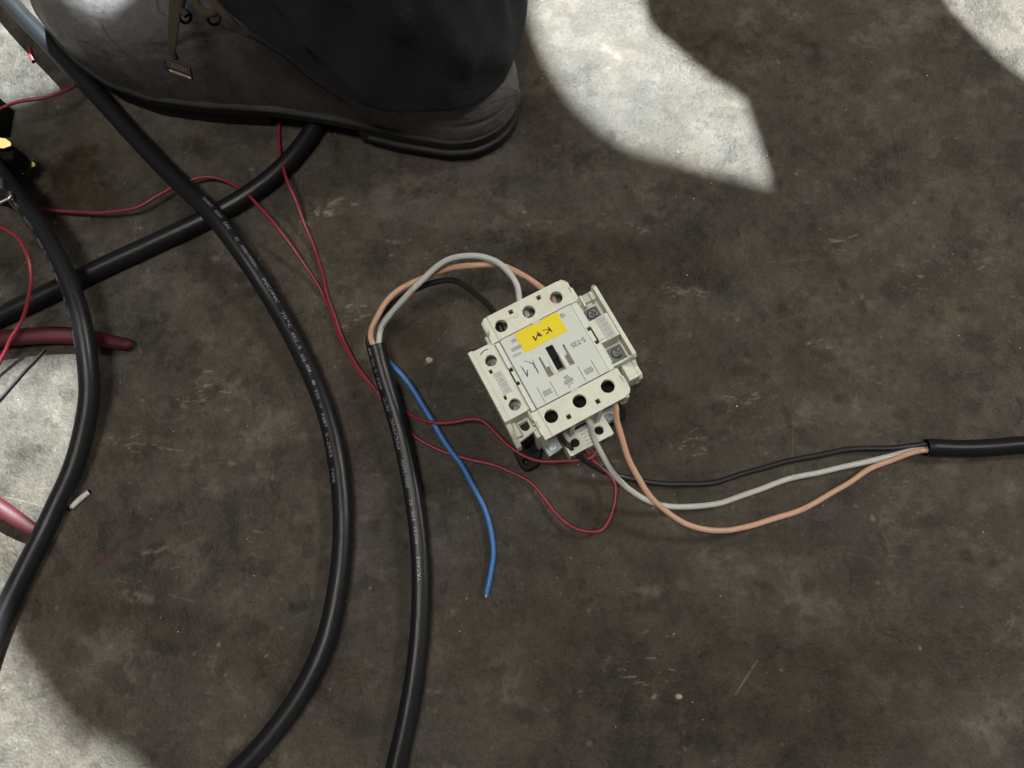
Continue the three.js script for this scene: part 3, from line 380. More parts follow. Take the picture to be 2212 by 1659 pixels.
{ // left one
  const g = thing('power_cable', 'black printed cable bowing along the left edge over the red pliers handle', 'cable', 'thick black power cables on the floor');
  const pts = path([[-90, 250, 30], [-30, 335, 32], [40, 430, 31], [95, 505, 29], [140, 590, 27], [172, 680, 24], [188, 770, 20], [193, 850, 15], [182, 926, 11], [158, 1012, 8], [119, 1098, 6.5], [94, 1152, 6.5], [66, 1208, 6.3], [37, 1265, 6.3], [7, 1330, 6.3], [-20, 1400, 6.3], [-45, 1480, 6.3]]);
  const [geo, mat] = sheath(pts, 0.0059, [['PVC/PVC', 6, 405, 50, 455, 32, -22], ['70°C', 62, 475, 82, 500, 31, -30], ['4X2.5', 92, 515, 112, 550, 30, -36], ['SQ.MM.', 120, 562, 143, 612, 29, -42], ['®', 150, 640, 153, 648, 28, -46], ['TIS', 155, 662, 160, 680, 28, -48], ['11', 162, 686, 165, 697, 28, -50], ['PART', 168, 709, 173, 745, 28, -52], ['5-2553', 175, 758, 178, 800, 27, -54], [':', 178, 807, 178, 813, 27, -54], ['TYPE', 177, 823, 177, 850, 26, -52]], 4, { n: 180, seg: 24, rad: wob(0.012, 2) });
  part('sheath', geo, mat, g);
}
{ // the plain one under the boot
  const g = thing('power_cable', 'plain black cable lying straight from the left edge to under the boot', 'cable', 'thick black power cables on the floor');
  const pts = path([[-90, 725, 6.2], [0, 683, 6.2], [100, 636, 6.2], [220, 578, 6.2], [340, 522, 6.2], [450, 470, 6.2], [540, 418, 6.2], [610, 362, 6.2], [660, 305, 6.2], [700, 240, 6.2]]);
  part('sheath', tube(pts, 0.006, { n: 120, seg: 24, rad: wob(0.015, 4) }), new THREE.MeshPhysicalMaterial({ color: lin(0.008, 0.008, 0.009), roughness: 0.36, specularIntensity: 0.55, bumpMap: orange, bumpScale: 0.00008 }), g);
}
{ // stripped cable on the left of the contactor: runs up from the bottom edge
  const g = thing('stripped_cable', 'black printed cable stripped at its end beside the contactor, one blue core hanging loose', 'cable', 'stripped cables wired to the contactor');
  const pts = path([[835, 1745, 5.6], [855, 1660, 5.6], [878, 1560, 5.6], [896, 1460, 5.6], [907, 1360, 5.6], [910, 1260, 5.6], [906, 1170, 5.8], [896, 1090, 6.4], [882, 1010, 7.5], [864, 930, 9], [844, 860, 11.5], [826, 800, 14], [812, 746, 16.5]]);
  const end = pts[pts.length - 1];
  const [geo, mat] = sheath(pts, 0.0056, [['YAZAKI', 908, 1256, 905, 1199, 5.6, 4], ['60227', 903, 1178, 899, 1137, 6, 8], ['IEC', 897, 1126, 894, 1104, 6, 10], ['53', 892, 1092, 890, 1077, 6.5, 12], ['300/500V.', 886, 1057, 872, 987, 7.5, 18], ['PVC/PVC', 868, 970, 851, 907, 9, 24], ['70°C', 847, 890, 837, 858, 11, 30], ['4X2.5', 832, 840, 819, 797, 13, 36], ['SQ.MM', 818, 792, 806, 752, 15, 40]], 5, { n: 200, seg: 28, rad: (s, th, r, L) => r * (1 + 0.045 * sstep(0.02, 0.06, L - s) * Math.cos(4 * th + 14 * s + 0.6) + 0.05 * (1 - sstep(0, 0.012, L - s))) });
  part('sheath', geo, mat, g);
  const core = (name, l, r, m, lab) => { const o = part(name, tube([end.clone().lerp(pts[pts.length - 2], 0.35), ...l], r, { n: 110, seg: 14, cap: true, rad: wob(0.025, r * 1e4), bend: 0.00025 }), m, g); if (lab) o.userData.label = lab; return o; };
  core('core', [...path([[800, 726, 20], [818, 678, 26], [850, 636, 31], [905, 605, 36], [960, 582, 40], [1020, 573, 44], [1075, 573, 47], [1120, 590, 50], [1160, 615, 53]]), conL(16, 56, -32), conL(16.3, 55, -26)], 0.00172, M.tan, 'tan orange core');
  core('core', [...path([[822, 716, 18], [842, 680, 25], [872, 645, 33], [910, 606, 41], [945, 576, 46], [985, 556, 50], [1030, 552, 53], [1072, 566, 55], [1100, 592, 56], [1118, 622, 56]]), conL(-1, 57, -35), conL(0, 55.4, -28)], 0.00176, M.grey, 'grey core');
  core('core', [...path([[796, 745, 15], [808, 700, 16], [850, 655, 22], [905, 622, 29], [945, 608, 33], [980, 606, 37], [1010, 620, 42], [1040, 645, 47], [1062, 668, 51]]), conL(-16.2, 55, -33), conL(-16.4, 54, -26)], 0.00172, M.blk, 'black core');
  const bl = core('core', path([[836, 780, 9], [858, 800, 8], [884, 832, 6], [912, 872, 4.4], [940, 920, 3.4], [966, 962, 2.4], [996, 1006, 2.2], [1024, 1052, 2.2], [1046, 1096, 2.2], [1060, 1142, 2.2], [1064, 1190, 2.2], [1061, 1232, 2.2], [1054, 1268, 2.2], [1050, 1286, 2.2]]), 0.00178, M.blue, 'loose blue core');
  const e = at(1050, 1287, 2.2 * mm), d = e.clone().sub(at(1054, 1268, 2.2 * mm)).normalize();
  part('copper_strand', tube([e.clone().addScaledVector(d, -0.002), e.clone().addScaledVector(d, 0.0006)], 0.0011, { n: 4, seg: 14 }), new THREE.MeshStandardMaterial({ color: lin(0.5, 0.25, 0.12), metalness: 1, roughness: 0.45 }), bl);
}
{ // stripped cable coming in from the right edge
  const g = thing('stripped_cable', 'short black cable from the right edge with black, grey and tan cores fanning out', 'cable', 'stripped cables wired to the contactor');
  const pts = path([[2310, 958, 5.2], [2210, 961, 5.2], [2140, 967, 5.4], [2070, 969, 6], [2000, 966, 7]]);
  part('sheath', tube(pts, 0.0049, { n: 90, seg: 24, rad: (s, th, r, L) => r * (1 + 0.03 * Math.cos(3 * th + 20 * s) - 0.06 * (1 - sstep(0, 0.003, L - s))) }), new THREE.MeshPhysicalMaterial({ color: lin(0.008, 0.008, 0.009), roughness: 0.38, specularIntensity: 0.55, bumpMap: orange, bumpScale: 0.00006 }), g);
  const end = pts[pts.length - 1], st = end.clone().lerp(pts[pts.length - 2], 0.3);
  const core = (off, l, m, lab, r = 0.00165) => { const s = st.clone().add(V3(0, off[0] * mm, off[1] * mm)); part('core', tube([s, ...l], r, { n: 120, seg: 14, rad: wob(0.025, off[1]), bend: 0.00028 }), m, g).userData.label = lab; };
  core([1, 1.6], [...path([[1985, 974, 8], [1930, 991, 7], [1880, 1012, 5], [1830, 1045, 3.2], [1760, 1086, 2.2], [1690, 1115, 3], [1620, 1136, 6], [1560, 1146, 9], [1490, 1134, 14], [1440, 1108, 19], [1400, 1066, 25], [1370, 1015, 31], [1348, 960, 38], [1333, 912, 45]]), conL(17.2, 53, 35), conL(16.6, 50, 30)], M.tan, 'tan orange core');
  core([0.4, 0.2], [...path([[1980, 971, 7], [1925, 984, 5.5], [1850, 1004, 4], [1780, 1017, 3], [1700, 1036, 2.6], [1620, 1066, 3], [1550, 1086, 4], [1480, 1096, 6], [1420, 1089, 10], [1365, 1061, 16], [1325, 1022, 23], [1297, 978, 31], [1281, 940, 39]]), conL(1.2, 48, 36.5), conL(0.2, 50, 31)], M.grey, 'grey core');
  core([0.6, -2.2], [...path([[1985, 961, 7.6], [1930, 967, 5], [1860, 970, 3.4], [1780, 980, 2.4], [1700, 997, 2], [1620, 1020, 1.9], [1540, 1041, 1.9], [1460, 1047, 2.2], [1390, 1040, 3.5], [1330, 1026, 7], [1290, 1010, 12], [1258, 993, 19], [1232, 965, 28]]), conL(-14.6, 40, 36.5), conL(-15.6, 47, 31)], M.blk, 'black core');
}

// ------------------------------------------------------------------ thin wires and offcuts
const RR = 0.00104;
function wire(name, label, l, r, m, more = [], group = m === M.red ? 'thin red control wires on the floor' : undefined) { const o = part(name, tube([...path(l), ...more], r, { n: 220, seg: 12, rad: wob(0.03, 3), bend: 0.00032 }), m, scene); return tag(o, label, 'wire', group); }
wire('control_wire', 'red wire from the left edge under the long cable to the contactor coil', [[-40, 430, 6], [60, 446, 5], [130, 455, 6], [180, 459, 7], [230, 460, 8], [290, 449, 9], [345, 421, 9], [392, 397, 8], [440, 383, 6], [480, 388, 5], [520, 408, 6], [560, 446, 14], [600, 492, 14], [640, 548, 8], [670, 590, 4], [698, 634, 2], [716, 678, 1.4], [730, 722, 1.4], [758, 775, 1.4], [790, 818, 1.4], [830, 860, 1.3], [872, 888, 2], [905, 905, 4], [940, 912, 6], [985, 911, 8], [1022, 907, 10], [1042, 911, 11], [1070, 936, 12], [1100, 963, 13], [1130, 983, 14], [1165, 995, 15], [1210, 998, 16], [1250, 994, 17], [1280, 986, 18]], RR, M.red, [conL(3.6, 18.5, 45.5), conL(6.4, 20, 41.5)]);
wire('control_wire', 'red wire from under the boot making a wide loop below the contactor', [[606, 240, 2], [602, 292, 2], [606, 330, 4], [614, 372, 14], [628, 412, 14], [650, 462, 8], [672, 516, 3], [690, 572, 2], [706, 636, 3.4], [722, 680, 3.2], [738, 724, 3], [762, 775, 2.6], [794, 820, 1.8], [840, 885, 1.3], [882, 930, 1.3], [916, 954, 1.3], [960, 977, 1.3], [1010, 992, 1.3], [1064, 1004, 1.3], [1112, 1022, 1.8], [1146, 1042, 2.4], [1172, 1074, 3], [1200, 1110, 4], [1236, 1137, 5], [1272, 1148, 6], [1298, 1145, 6.5], [1318, 1118, 7], [1328, 1082, 8], [1326, 1046, 9], [1312, 1022, 10], [1292, 1004, 12], [1278, 992, 14]], RR, M.red, [conL(-3.4, 16, 46), conL(-7, 19, 41.5)]);
wire('control_wire', 'short red wire at the top left from the black block to the long cable', [[-30, 250, 22], [14, 229, 24], [40, 221, 24], [90, 212, 22], [135, 198, 18], [170, 181, 12], [196, 166, 4], [212, 150, 1.4]], 0.00112, M.red);
wire('control_wire', 'red wire hanging in an arc at the left edge over the pliers handle', [[-30, 482, 34], [0, 489, 36], [34, 512, 36], [58, 552, 37], [67, 594, 34], [64, 640, 28], [50, 686, 20], [26, 728, 15.5], [8, 762, 10], [-14, 812, 3]], 0.0011, M.red);
wire('control_wire', 'thin black wire crossing the lit floor at the left edge', [[-30, 888, 2], [0, 860, 1.4], [30, 828, 1.2], [52, 803, 1.2], [72, 782, 1.2], [96, 755, 1.2]], 0.00075, M.blk);
tag(part('wire_offcut', tube(path([[63, 102, 1.2], [66, 115, 1.3], [72, 132, 1.2]]), 0.0011, { n: 10, seg: 12 }), M.red, scene), 'tiny red wire offcut at the top left', 'offcut');
{ const g = thing('wire_offcut', 'short grey wire offcut beside the left cable', 'offcut'); part('insulation', tube(path([[155, 1095, 1.8], [174, 1077, 1.8], [193, 1062, 1.8]]), 0.00165, { n: 10, seg: 16 }), M.grey, g); part('copper_strand', tube(path([[152, 1097.5, 1.8], [156, 1094, 1.8]]), 0.001, { n: 4, seg: 12 }), new THREE.MeshStandardMaterial({ color: lin(0.45, 0.3, 0.18), metalness: 1, roughness: 0.5 }), g); }
{ // a flake of mortar
  const R = rng(4), flake = (name, lab, x, y, s) => { const g = new THREE.IcosahedronGeometry(s, 1), p = g.attributes.position, j = {}; for (let i = 0; i < p.count; i++) { const k = `${p.getX(i).toFixed(5)},${p.getY(i).toFixed(5)},${p.getZ(i).toFixed(5)}`; j[k] = j[k] || 0.7 + 0.6 * R(); p.setXYZ(i, p.getX(i) * j[k] * 1.3, p.getY(i) * j[k] * 0.35, p.getZ(i) * j[k]); } g.computeVertexNormals(); const o = part(name, g, new THREE.MeshStandardMaterial({ color: lin(0.32, 0.27, 0.2), roughness: 0.9, flatShading: true }), scene); o.position.copy(at(x, y, s * 0.3)); tag(o, lab, 'debris'); };
  flake('mortar_flake', 'pale flake on the floor between the stripped cable and contactor', 927, 777, 0.0016);
  flake('mortar_flake', 'pale crumb on the floor low in the middle right', 1466, 1505, 0.0012);
}
{ // loose sand grains that glint
  const R = rng(21), n = 620, g = new THREE.IcosahedronGeometry(0.00030, 0); const im = new THREE.InstancedMesh(g, new THREE.MeshStandardMaterial({ color: lin(0.42, 0.39, 0.33), roughness: 0.16 }), n); const d = new THREE.Object3D();
  for (let i = 0; i < n; i++) { const p = at(-60 + R() * 2330, -60 + R() * 1780); d.position.set(p.x, 0.00012, p.z); d.rotation.set(R() * 6, R() * 6, R() * 6); const s = 0.35 + Math.pow(R(), 4) * 1.5; d.scale.set(s, s * 0.7, s * (0.7 + R())); d.updateMatrix(); im.setMatrixAt(i, d.matrix); im.setColorAt(i, lin(0.6 + R() * 0.5, 0.6 + R() * 0.45, 0.55 + R() * 0.4)); }
  im.name = 'sand_grains'; im.userData.kind = 'stuff'; im.userData.label = 'loose pale sand grains scattered over the floor'; im.castShadow = im.receiveShadow = true; scene.add(im);
}

// ------------------------------------------------------------------ pliers, plug and the black block at the left edge
{
  const g = thing('pliers', 'pliers with dark red dipped handles reaching in from the left edge', 'pliers');
  const grip = new THREE.MeshPhysicalMaterial({ color: lin(0.056, 0.0075, 0.0115), roughness: 0.55, specularIntensity: 0.5, map: smudge, bumpMap: orange, bumpScale: 0.00008 });
  const end = (s, L, r) => { const t = L - s; return t < r ? Math.sqrt(Math.max(0.0004, 1 - Math.pow((r - t) / r, 2))) : 1; };
  part('handle', tube(path([[-210, 830, 11], [-120, 765, 10], [-40, 738, 9], [40, 728, 8], [120, 724, 7], [190, 729, 6], [240, 738, 5.5], [288, 746, 5]]), 0.0054, { n: 120, seg: 24, flat: 0.85, rad: (s, th, r, L) => r * (0.86 + 0.14 * sstep(L, L - 0.05, s) * 1) * (1 - 0.18 * sstep(L - 0.03, L, s)) * end(s, L, 0.004) }), grip, g);
  part('handle', tube(path([[-240, 900, 12], [-150, 985, 14], [-70, 1052, 14], [0, 1098, 13], [30, 1118, 11], [66, 1142, 8], [92, 1158, 6.5]]), 0.0050, { n: 110, seg: 24, flat: 0.85, rad: (s, th, r, L) => r * (1 - 0.2 * sstep(L - 0.03, L, s)) * end(s, L, 0.004) }), grip, g);
  part('joint', tube(path([[-330, 850, 12], [-270, 862, 12], [-215, 868, 12]]), 0.011, { n: 24, seg: 24, flat: 0.6, rad: (s, th, r, L) => r * (0.55 + 0.45 * Math.sin(Math.PI * clamp(s / L))) }), M.steelD, g);
}
{
  const g = thing('power_plug', 'black plug with two flat brass pins at the left edge', 'plug');
  const pin = (x, y, h, l, tilt, bevel) => { // flat pin along +x with a chamfered tip
    const s = new THREE.Shape([[-l, -3.1], [-3.6, -3.1], [-0.6, -1.0], [0, 0.2], [-0.6, 1.2], [-4.4, 3.1], [-l, 3.1]].map(([a, b]) => new THREE.Vector2(a * mm, -b * mm)));
    const q = new THREE.ExtrudeGeometry(s, { depth: 1.4 * mm, bevelEnabled: true, bevelSize: 0.25 * mm, bevelThickness: 0.25 * mm, bevelSegments: 2 }); q.rotateX(-Math.PI / 2);
    const o = part('pin', q, M.brass, g); const p = at(x, y, h * mm); o.position.copy(p); o.rotation.set(tilt, -0.08, -tilt); return o; };
  pin(27, 313, 33, 22, 0.24); pin(78, 357, 10, 30, 0.2); part('collar', new RoundedBoxGeometry(0.02, 0.016, 0.010, 3, 0.002), M.black, g).position.copy(at(14, 344, 0.022));
  const b = new RoundedBoxGeometry(0.034, 0.036, 0.03, 4, 0.006); const p = at(-62, 338, 0.024); const bm = part('body', b, M.black, g); bm.position.copy(p); bm.rotation.y = -0.1;
  const c = part('collar', new RoundedBoxGeometry(0.006, 0.03, 0.024, 3, 0.003), M.black, g); c.position.copy(at(-2, 338, 0.02));
}
{
  const g = thing('terminal_block', 'narrow black terminal block with a small screw at the left edge', 'terminal block');
  const a = at(-6, 250, 0.010), L = 0.021; g.position.set(a.x, 0, a.z);
  part('body', [new RoundedBoxGeometry(0.0085, 0.021, L, 3, 0.0012).translate(-0.0005, 0.0105, 0), new RoundedBoxGeometry(0.004, 0.026, 0.006, 2, 0.001).translate(-0.002, 0.013, -0.010)], M.black, g);
  part('screw', [new THREE.CylinderGeometry(0.0016, 0.0016, 0.002, 18).translate(-0.001, 0.0222, 0.0105), new RoundedBoxGeometry(0.0026, 0.0006, 0.0005, 1, 0.0001).translate(-0.001, 0.0235, 0.0105)], M.steel, g);
}
{
  const g = thing('wire_clip', 'small dark grey block held in a bent bright metal clip under the left cable', 'clip');
  const P = at(2, 408, 0.036);
  const b = part('block', new RoundedBoxGeometry(0.010, 0.012, 0.0075, 3, 0.001), new THREE.MeshStandardMaterial({ color: lin(0.06, 0.066, 0.075), roughness: 0.4 }), g); b.position.copy(P); b.rotation.y = 0.2;
  part('clip', tube([at(-40, 452, 0.04), at(-10, 442, 0.041), at(10, 433, 0.041), at(20, 428, 0.041), at(23, 423, 0.041), at(22, 415, 0.040)], 0.0009, { n: 40, seg: 10 }), new THREE.MeshStandardMaterial({ color: lin(0.6, 0.6, 0.6), metalness: 1, roughness: 0.35 }), g);
  part('stem', new RoundedBoxGeometry(0.008, 0.032, 0.006, 2, 0.001).translate(P.x - 0.004, 0.0165, P.z), M.black, g);
}

// ------------------------------------------------------------------ the worker: boot, trouser leg and, outside the frame, added shadow blockers
const person = thing('person', 'person in navy work trousers and a worn dark leather safety boot standing beside the cables', 'person');
{
  const HB = V3(0.005, 0, -0.180), T = V3(-0.9678, 0, -0.2517), S = V3(-0.2517, 0, 0.9678);
  const W3 = (t, h, s) => HB.clone().addScaledVector(T, t).addScaledVector(S, s).add(V3(0, h, 0));
  const wid = (t) => { // half-width of the sole
    const a = lut([[0, 0.006], [0.002, 0.013], [0.006, 0.0205], [0.013, 0.028], [0.022, 0.034], [0.036, 0.0385], [0.07, 0.0405], [0.11, 0.0395], [0.15, 0.041], [0.19, 0.0465], [0.235, 0.0515], [0.265, 0.0485], [0.29, 0.0408], [0.308, 0.031], [0.322, 0.019], [0.33, 0.008]], t); return a; };
  const ctr = (t) => lut([[0, 0.002], [0.1, 0], [0.2, 0.002], [0.26, 0.0], [0.33, -0.004]], t);
  const hgt = (t) => lut([[0, 0.036], [0.003, 0.046], [0.008, 0.052], [0.02, 0.056], [0.06, 0.060], [0.1, 0.085], [0.135, 0.112], [0.165, 0.108], [0.2, 0.090], [0.235, 0.078], [0.265, 0.074], [0.29, 0.069], [0.308, 0.061], [0.322, 0.039], [0.33, 0.026]], t);
  // upper
  const nt = 170, nj = 84, pos = [], uv = [], idx = [];
  const n1 = noiseField(256, 6, 5, 41, 0.55), n2 = noiseField(256, 40, 3, 42, 0.6);
  const samp = (F, u, v) => F[(Math.floor(Math.abs(v) * 255) & 255) * 256 + (Math.floor(Math.abs(u) * 255) & 255)] - 0.5;
  for (let i = 0; i <= nt; i++) {
    const q = i / nt, t = 0.33 * (q < 0.5 ? 0.5 * Math.pow(2 * q, 1.35) : 1 - 0.5 * Math.pow(2 * (1 - q), 1.35));
    const w = wid(t) - 0.0025, H = hgt(t), y0 = 0.018, ex = lut([[0, 3.2], [0.1, 2.9], [0.19, 3.0], [0.24, 4.2], [0.30, 4.6], [0.33, 3.6]], t);
    for (let j = 0; j <= nj; j++) {
      const ph = Math.PI * j / nj, c = Math.cos(ph), s = Math.sin(ph);
      let sx = Math.sign(c) * Math.pow(Math.abs(c), 2 / ex) * w, y = y0 + (H - y0) * Math.pow(s, 2 / ex);
      const yf = (y - y0) / 0.13; sx *= 1 - 0.14 * sstep(0.1, 0.9, yf) * (t < 0.17 ? 1 : 0.4);
      let puff = 0;                                                            // panels lie over one another
      const side = Math.abs(j / nj - 0.5) * 2;                                   // 0 on top, 1 at the sole
      puff += 0.0011 * sstep(0.004, 0, t - 0.062 - 0.020 * (1 - side));          // heel counter
      puff += 0.0010 * sstep(-0.002, 0.002, t - 0.255 + 0.03 * side * side);     // toe cap
      puff += 0.0010 * sstep(0.003, -0.003, Math.abs(side - 0.42) - 0.16 - 0.5 * Math.max(0, t - 0.16)) * sstep(0.215, 0.2, t) * sstep(0.09, 0.1, t);
      puff += 0.0034 * samp(n1, t * 3, j / nj) * sstep(0.27, 0.2, t) + 0.0010 * samp(n2, t * 3, j / nj);
      puff += -0.0012 * Math.pow(Math.max(0, Math.sin((t - 0.175) * 260 + side * 2)), 6) * sstep(0.165, 0.18, t) * sstep(0.235, 0.215, t) * (1 - side * 0.7);
      puff += -0.0008 * Math.pow(Math.max(0, Math.sin(y * 420 + 3 * samp(n1, t * 2, j / nj))), 8) * sstep(0.05, 0.02, t);
      const k = 1 + puff / Math.max(0.02, w);
      const P = W3(t, y + (y > 0.03 ? puff * s : 0), ctr(t) + sx * k); pos.push(P.x, P.y, P.z); uv.push(t / 0.3, j / nj * 0.6);
    }
  }
  for (let i = 0; i < nt; i++) for (let j = 0; j < nj; j++) { const a = i * (nj + 1) + j, b = a + nj + 1; idx.push(a, a + 1, b, b, a + 1, b + 1); }
  for (const e of [0, nt]) { const base = pos.length / 3; let c = V3(0, 0, 0); for (let j = 0; j <= nj; j++) { const a = (e * (nj + 1) + j) * 3; c.add(V3(pos[a], pos[a + 1], pos[a + 2])); } c.multiplyScalar(1 / (nj + 1)).addScaledVector(T, e ? 0.003 : -0.003); pos.push(c.x, c.y, c.z); uv.push(e ? 1.1 : 0, 0.3); for (let j = 0; j < nj; j++) { const a = e * (nj + 1) + j; e ? idx.push(a, a + 1, base) : idx.push(a + 1, a, base); } }
  const ug = new THREE.BufferGeometry(); ug.setAttribute('position', new THREE.Float32BufferAttribute(pos, 3)); ug.setAttribute('uv', new THREE.Float32BufferAttribute(uv, 2)); ug.setIndex(idx); ug.computeVertexNormals();
  // leather: dark brown, dusty, dustier at the heel
  const N = 1024, a = noiseField(N, 5, 6, 51, 0.6), b = noiseField(N, 120, 3, 52, 0.7), c = noiseField(N, 30, 4, 53, 0.6, 2, 0.6), col = new Uint8Array(N * N * 4), bp = new Uint8Array(N * N * 4), rg = new Uint8Array(N * N * 4);
  for (let y = 0; y < N; y++) for (let x = 0; x < N; x++) {
    const i = y * N + x, heel = sstep(0.24, 0.08, x / N / 1.0 * 1.0), t = clamp(0.35 * sstep(0.45, 0.7, a[i]) + 0.75 * heel * sstep(0.3, 0.6, a[i] * 0.6 + c[i] * 0.5) + 0.4 * sstep(0.62, 0.75, c[i]));
    const k = (0.6 + 0.4 * b[i] + 0.5 * a[i]) * (1 - 0.35 * sstep(0.55, 0.7, c[i]) * 0.5); const r = lerp(0.078, 0.105, t * 0.8) * k, g = lerp(0.072, 0.095, t * 0.8) * k, l = lerp(0.075, 0.078, t * 0.8) * k;
    col[4 * i] = toS(r); col[4 * i + 1] = toS(g); col[4 * i + 2] = toS(l); col[4 * i + 3] = 255;
    bp[4 * i] = bp[4 * i + 1] = bp[4 * i + 2] = 255 * clamp(0.4 * b[i] + 0.6 * c[i]); bp[4 * i + 3] = 255;
    const ro = 0.40 + 0.35 * t + 0.2 * (b[i] - 0.5); rg[4 * i] = rg[4 * i + 1] = rg[4 * i + 2] = 255 * clamp(ro); rg[4 * i + 3] = 255;
  }
  { const R2 = rng(71); for (let q = 0; q < 260; q++) { let x = R2() * N, y = R2() * N; const a = (R2() - 0.5) * 1.2, l = 6 + R2() * R2() * 60, w = R2() < 0.25 ? 2 : 1, kk = 0.15 + R2() * 0.4, dk = R2() < 0.4; for (let i2 = 0; i2 < l; i2++) { x += Math.cos(a); y += Math.sin(a); for (let d2 = 0; d2 < w; d2++) { const p2 = 4 * ((Math.floor(y + d2) & (N - 1)) * N + (Math.floor(x) & (N - 1))); for (let ch = 0; ch < 3; ch++) col[p2 + ch] = lerp(col[p2 + ch], dk ? 22 : [150, 140, 122][ch], kk * (0.4 + 0.6 * R2())); } } } }
  const leather = new THREE.MeshStandardMaterial({ map: dataTex(col, N, true), bumpMap: dataTex(bp, N, false), bumpScale: 0.0005, roughnessMap: dataTex(rg, N, false), roughness: 1 });
  const boot = part('boot', ug, leather, person); boot.userData.label = 'worn dark leather safety boot with dusty heel';
  // sole: full welt, heel block, forefoot block
  const slab = (t0, t1, grow, h0, h1, bev, lift = 0) => {
    const pts = [], n = 44; for (let i = 0; i <= n; i++) { const t = lerp(t0, t1, 0.5 - 0.5 * Math.cos(Math.PI * i / n)); pts.push([t, ctr(t) + (wid(t) + grow) * (i === 0 || i === n ? 0.9 : 1)]); } for (let i = n; i >= 0; i--) { const t = lerp(t0, t1, 0.5 - 0.5 * Math.cos(Math.PI * i / n)); pts.push([t, ctr(t) - (wid(t) + grow) * (i === 0 || i === n ? 0.9 : 1)]); }
    const q = new THREE.ExtrudeGeometry(new THREE.Shape(pts.map(([t, s]) => new THREE.Vector2(t, s))), { depth: h1 - h0 - 2 * bev, bevelEnabled: true, bevelSize: bev, bevelThickness: bev, bevelOffset: -bev, bevelSegments: 3, steps: 1 });
    const p = q.attributes.position; for (let i = 0; i < p.count; i++) { const t = p.getX(i), s = p.getY(i), h = p.getZ(i) + h0 + bev + 0.012 * Math.pow(sstep(0.25, 0.335, t), 1.5) * lift; const w = W3(t, h, s); p.setXYZ(i, w.x, w.y, w.z); }
    q.computeVertexNormals(); return toCreasedNormals(q, 0.7); };
  const rubber = new THREE.MeshStandardMaterial({ color: lin(0.017, 0.0165, 0.015), roughness: 0.7, map: smudge, bumpMap: orange, bumpScale: 0.0002 });
  part('sole', [slab(0.0, 0.333, 0.0008, 0.0135, 0.0215, 0.0018, 0.8), slab(0.0004, 0.096, 0.0006, 0.0, 0.0145, 0.0022), slab(0.0, 0.09, 0.003, 0.0085, 0.0125, 0.0015), slab(0.158, 0.331, -0.001, 0.0, 0.0145, 0.0022, 1)], rubber, boot);
  // seams: stitched thread lines
  const onUp = (t, j) => { const i = Math.round((() => { let lo = 0, hi = 1; for (let k = 0; k < 30; k++) { const q = (lo + hi) / 2, tt = 0.33 * (q < 0.5 ? 0.5 * Math.pow(2 * q, 1.35) : 1 - 0.5 * Math.pow(2 * (1 - q), 1.35)); if (tt < t) lo = q; else hi = q; } return lo; })() * nt), jj = Math.round(j * nj), q = (i * (nj + 1) + jj) * 3; return V3(pos[q], pos[q + 1], pos[q + 2]); };
  const out = (p, d) => { const c0 = W3(0, 0, 0); const ax = p.clone().sub(HB); const t = ax.dot(T); const c2 = W3(t, 0.03, ctr(t)); return p.clone().add(p.clone().sub(c2).normalize().multiplyScalar(d)); };
  const seam = (l, r) => tube(l.map(([t, j]) => out(onUp(t, j), 0.0001)), r, { n: 60, seg: 6, cap: false });
  part('seam', [seam([[0.058, 0.04], [0.064, 0.12], [0.070, 0.2], [0.076, 0.3], [0.08, 0.38]], 0.00035), seam([[0.222, 0.04], [0.232, 0.15], [0.243, 0.3], [0.248, 0.5], [0.243, 0.7]], 0.00035), seam([[0.098, 0.06], [0.115, 0.1], [0.135, 0.15], [0.16, 0.21], [0.185, 0.27], [0.2, 0.33], [0.205, 0.4]], 0.00035), seam([[0.09, 0.2], [0.11, 0.24], [0.13, 0.28], [0.15, 0.32]], 0.00035)], new THREE.MeshStandardMaterial({ color: lin(0.05, 0.04, 0.03), roughness: 0.8 }), boot);
  // laces, eyelets and the tag
  const laceMat = new THREE.MeshStandardMaterial({ color: lin(0.05, 0.034, 0.022), roughness: 0.85, map: smudge, bumpMap: orange, bumpScale: 0.0003 });
  part('lace', [tube(path([[392, -40, 112], [386, 0, 108], [381, 40, 104], [377, 80, 99], [374, 110, 93], [376, 126, 89]]), 0.0021, { n: 40, seg: 12, flat: 0.5 }), tube(path([[372, -40, 112], [372, 10, 107], [370, 60, 101], [370, 105, 94], [380, 128, 88]]), 0.0019, { n: 40, seg: 12, flat: 0.5 })], laceMat, boot);
  part('lace', [tube(path([[480, -60, 120], [486, -10, 124], [472, 20, 122], [450, 30, 119], [428, 14, 119], [418, -14, 121], [420, -50, 122]]), 0.0021, { n: 50, seg: 12 }), tube(path([[440, -40, 126], [462, 4, 126], [492, 38, 122], [512, 60, 116]]), 0.0021, { n: 40, seg: 12 }), tube(path([[430, -30, 118], [398, -8, 113], [392, 18, 108], [404, 34, 106]]), 0.0019, { n: 40, seg: 12 })], laceMat, boot);
  const ey = (x, y, h) => { const q = new THREE.TorusGeometry(0.0032, 0.0009, 10, 24); q.rotateX(Math.PI / 2 + 0.4); const p = at(x, y, h); q.translate(p.x, p.y, p.z); return q; };
  part('eyelet', ey(400, 36, 0.099), M.black, boot); part('eyelet', ey(462, 40, 0.106), M.black, boot);
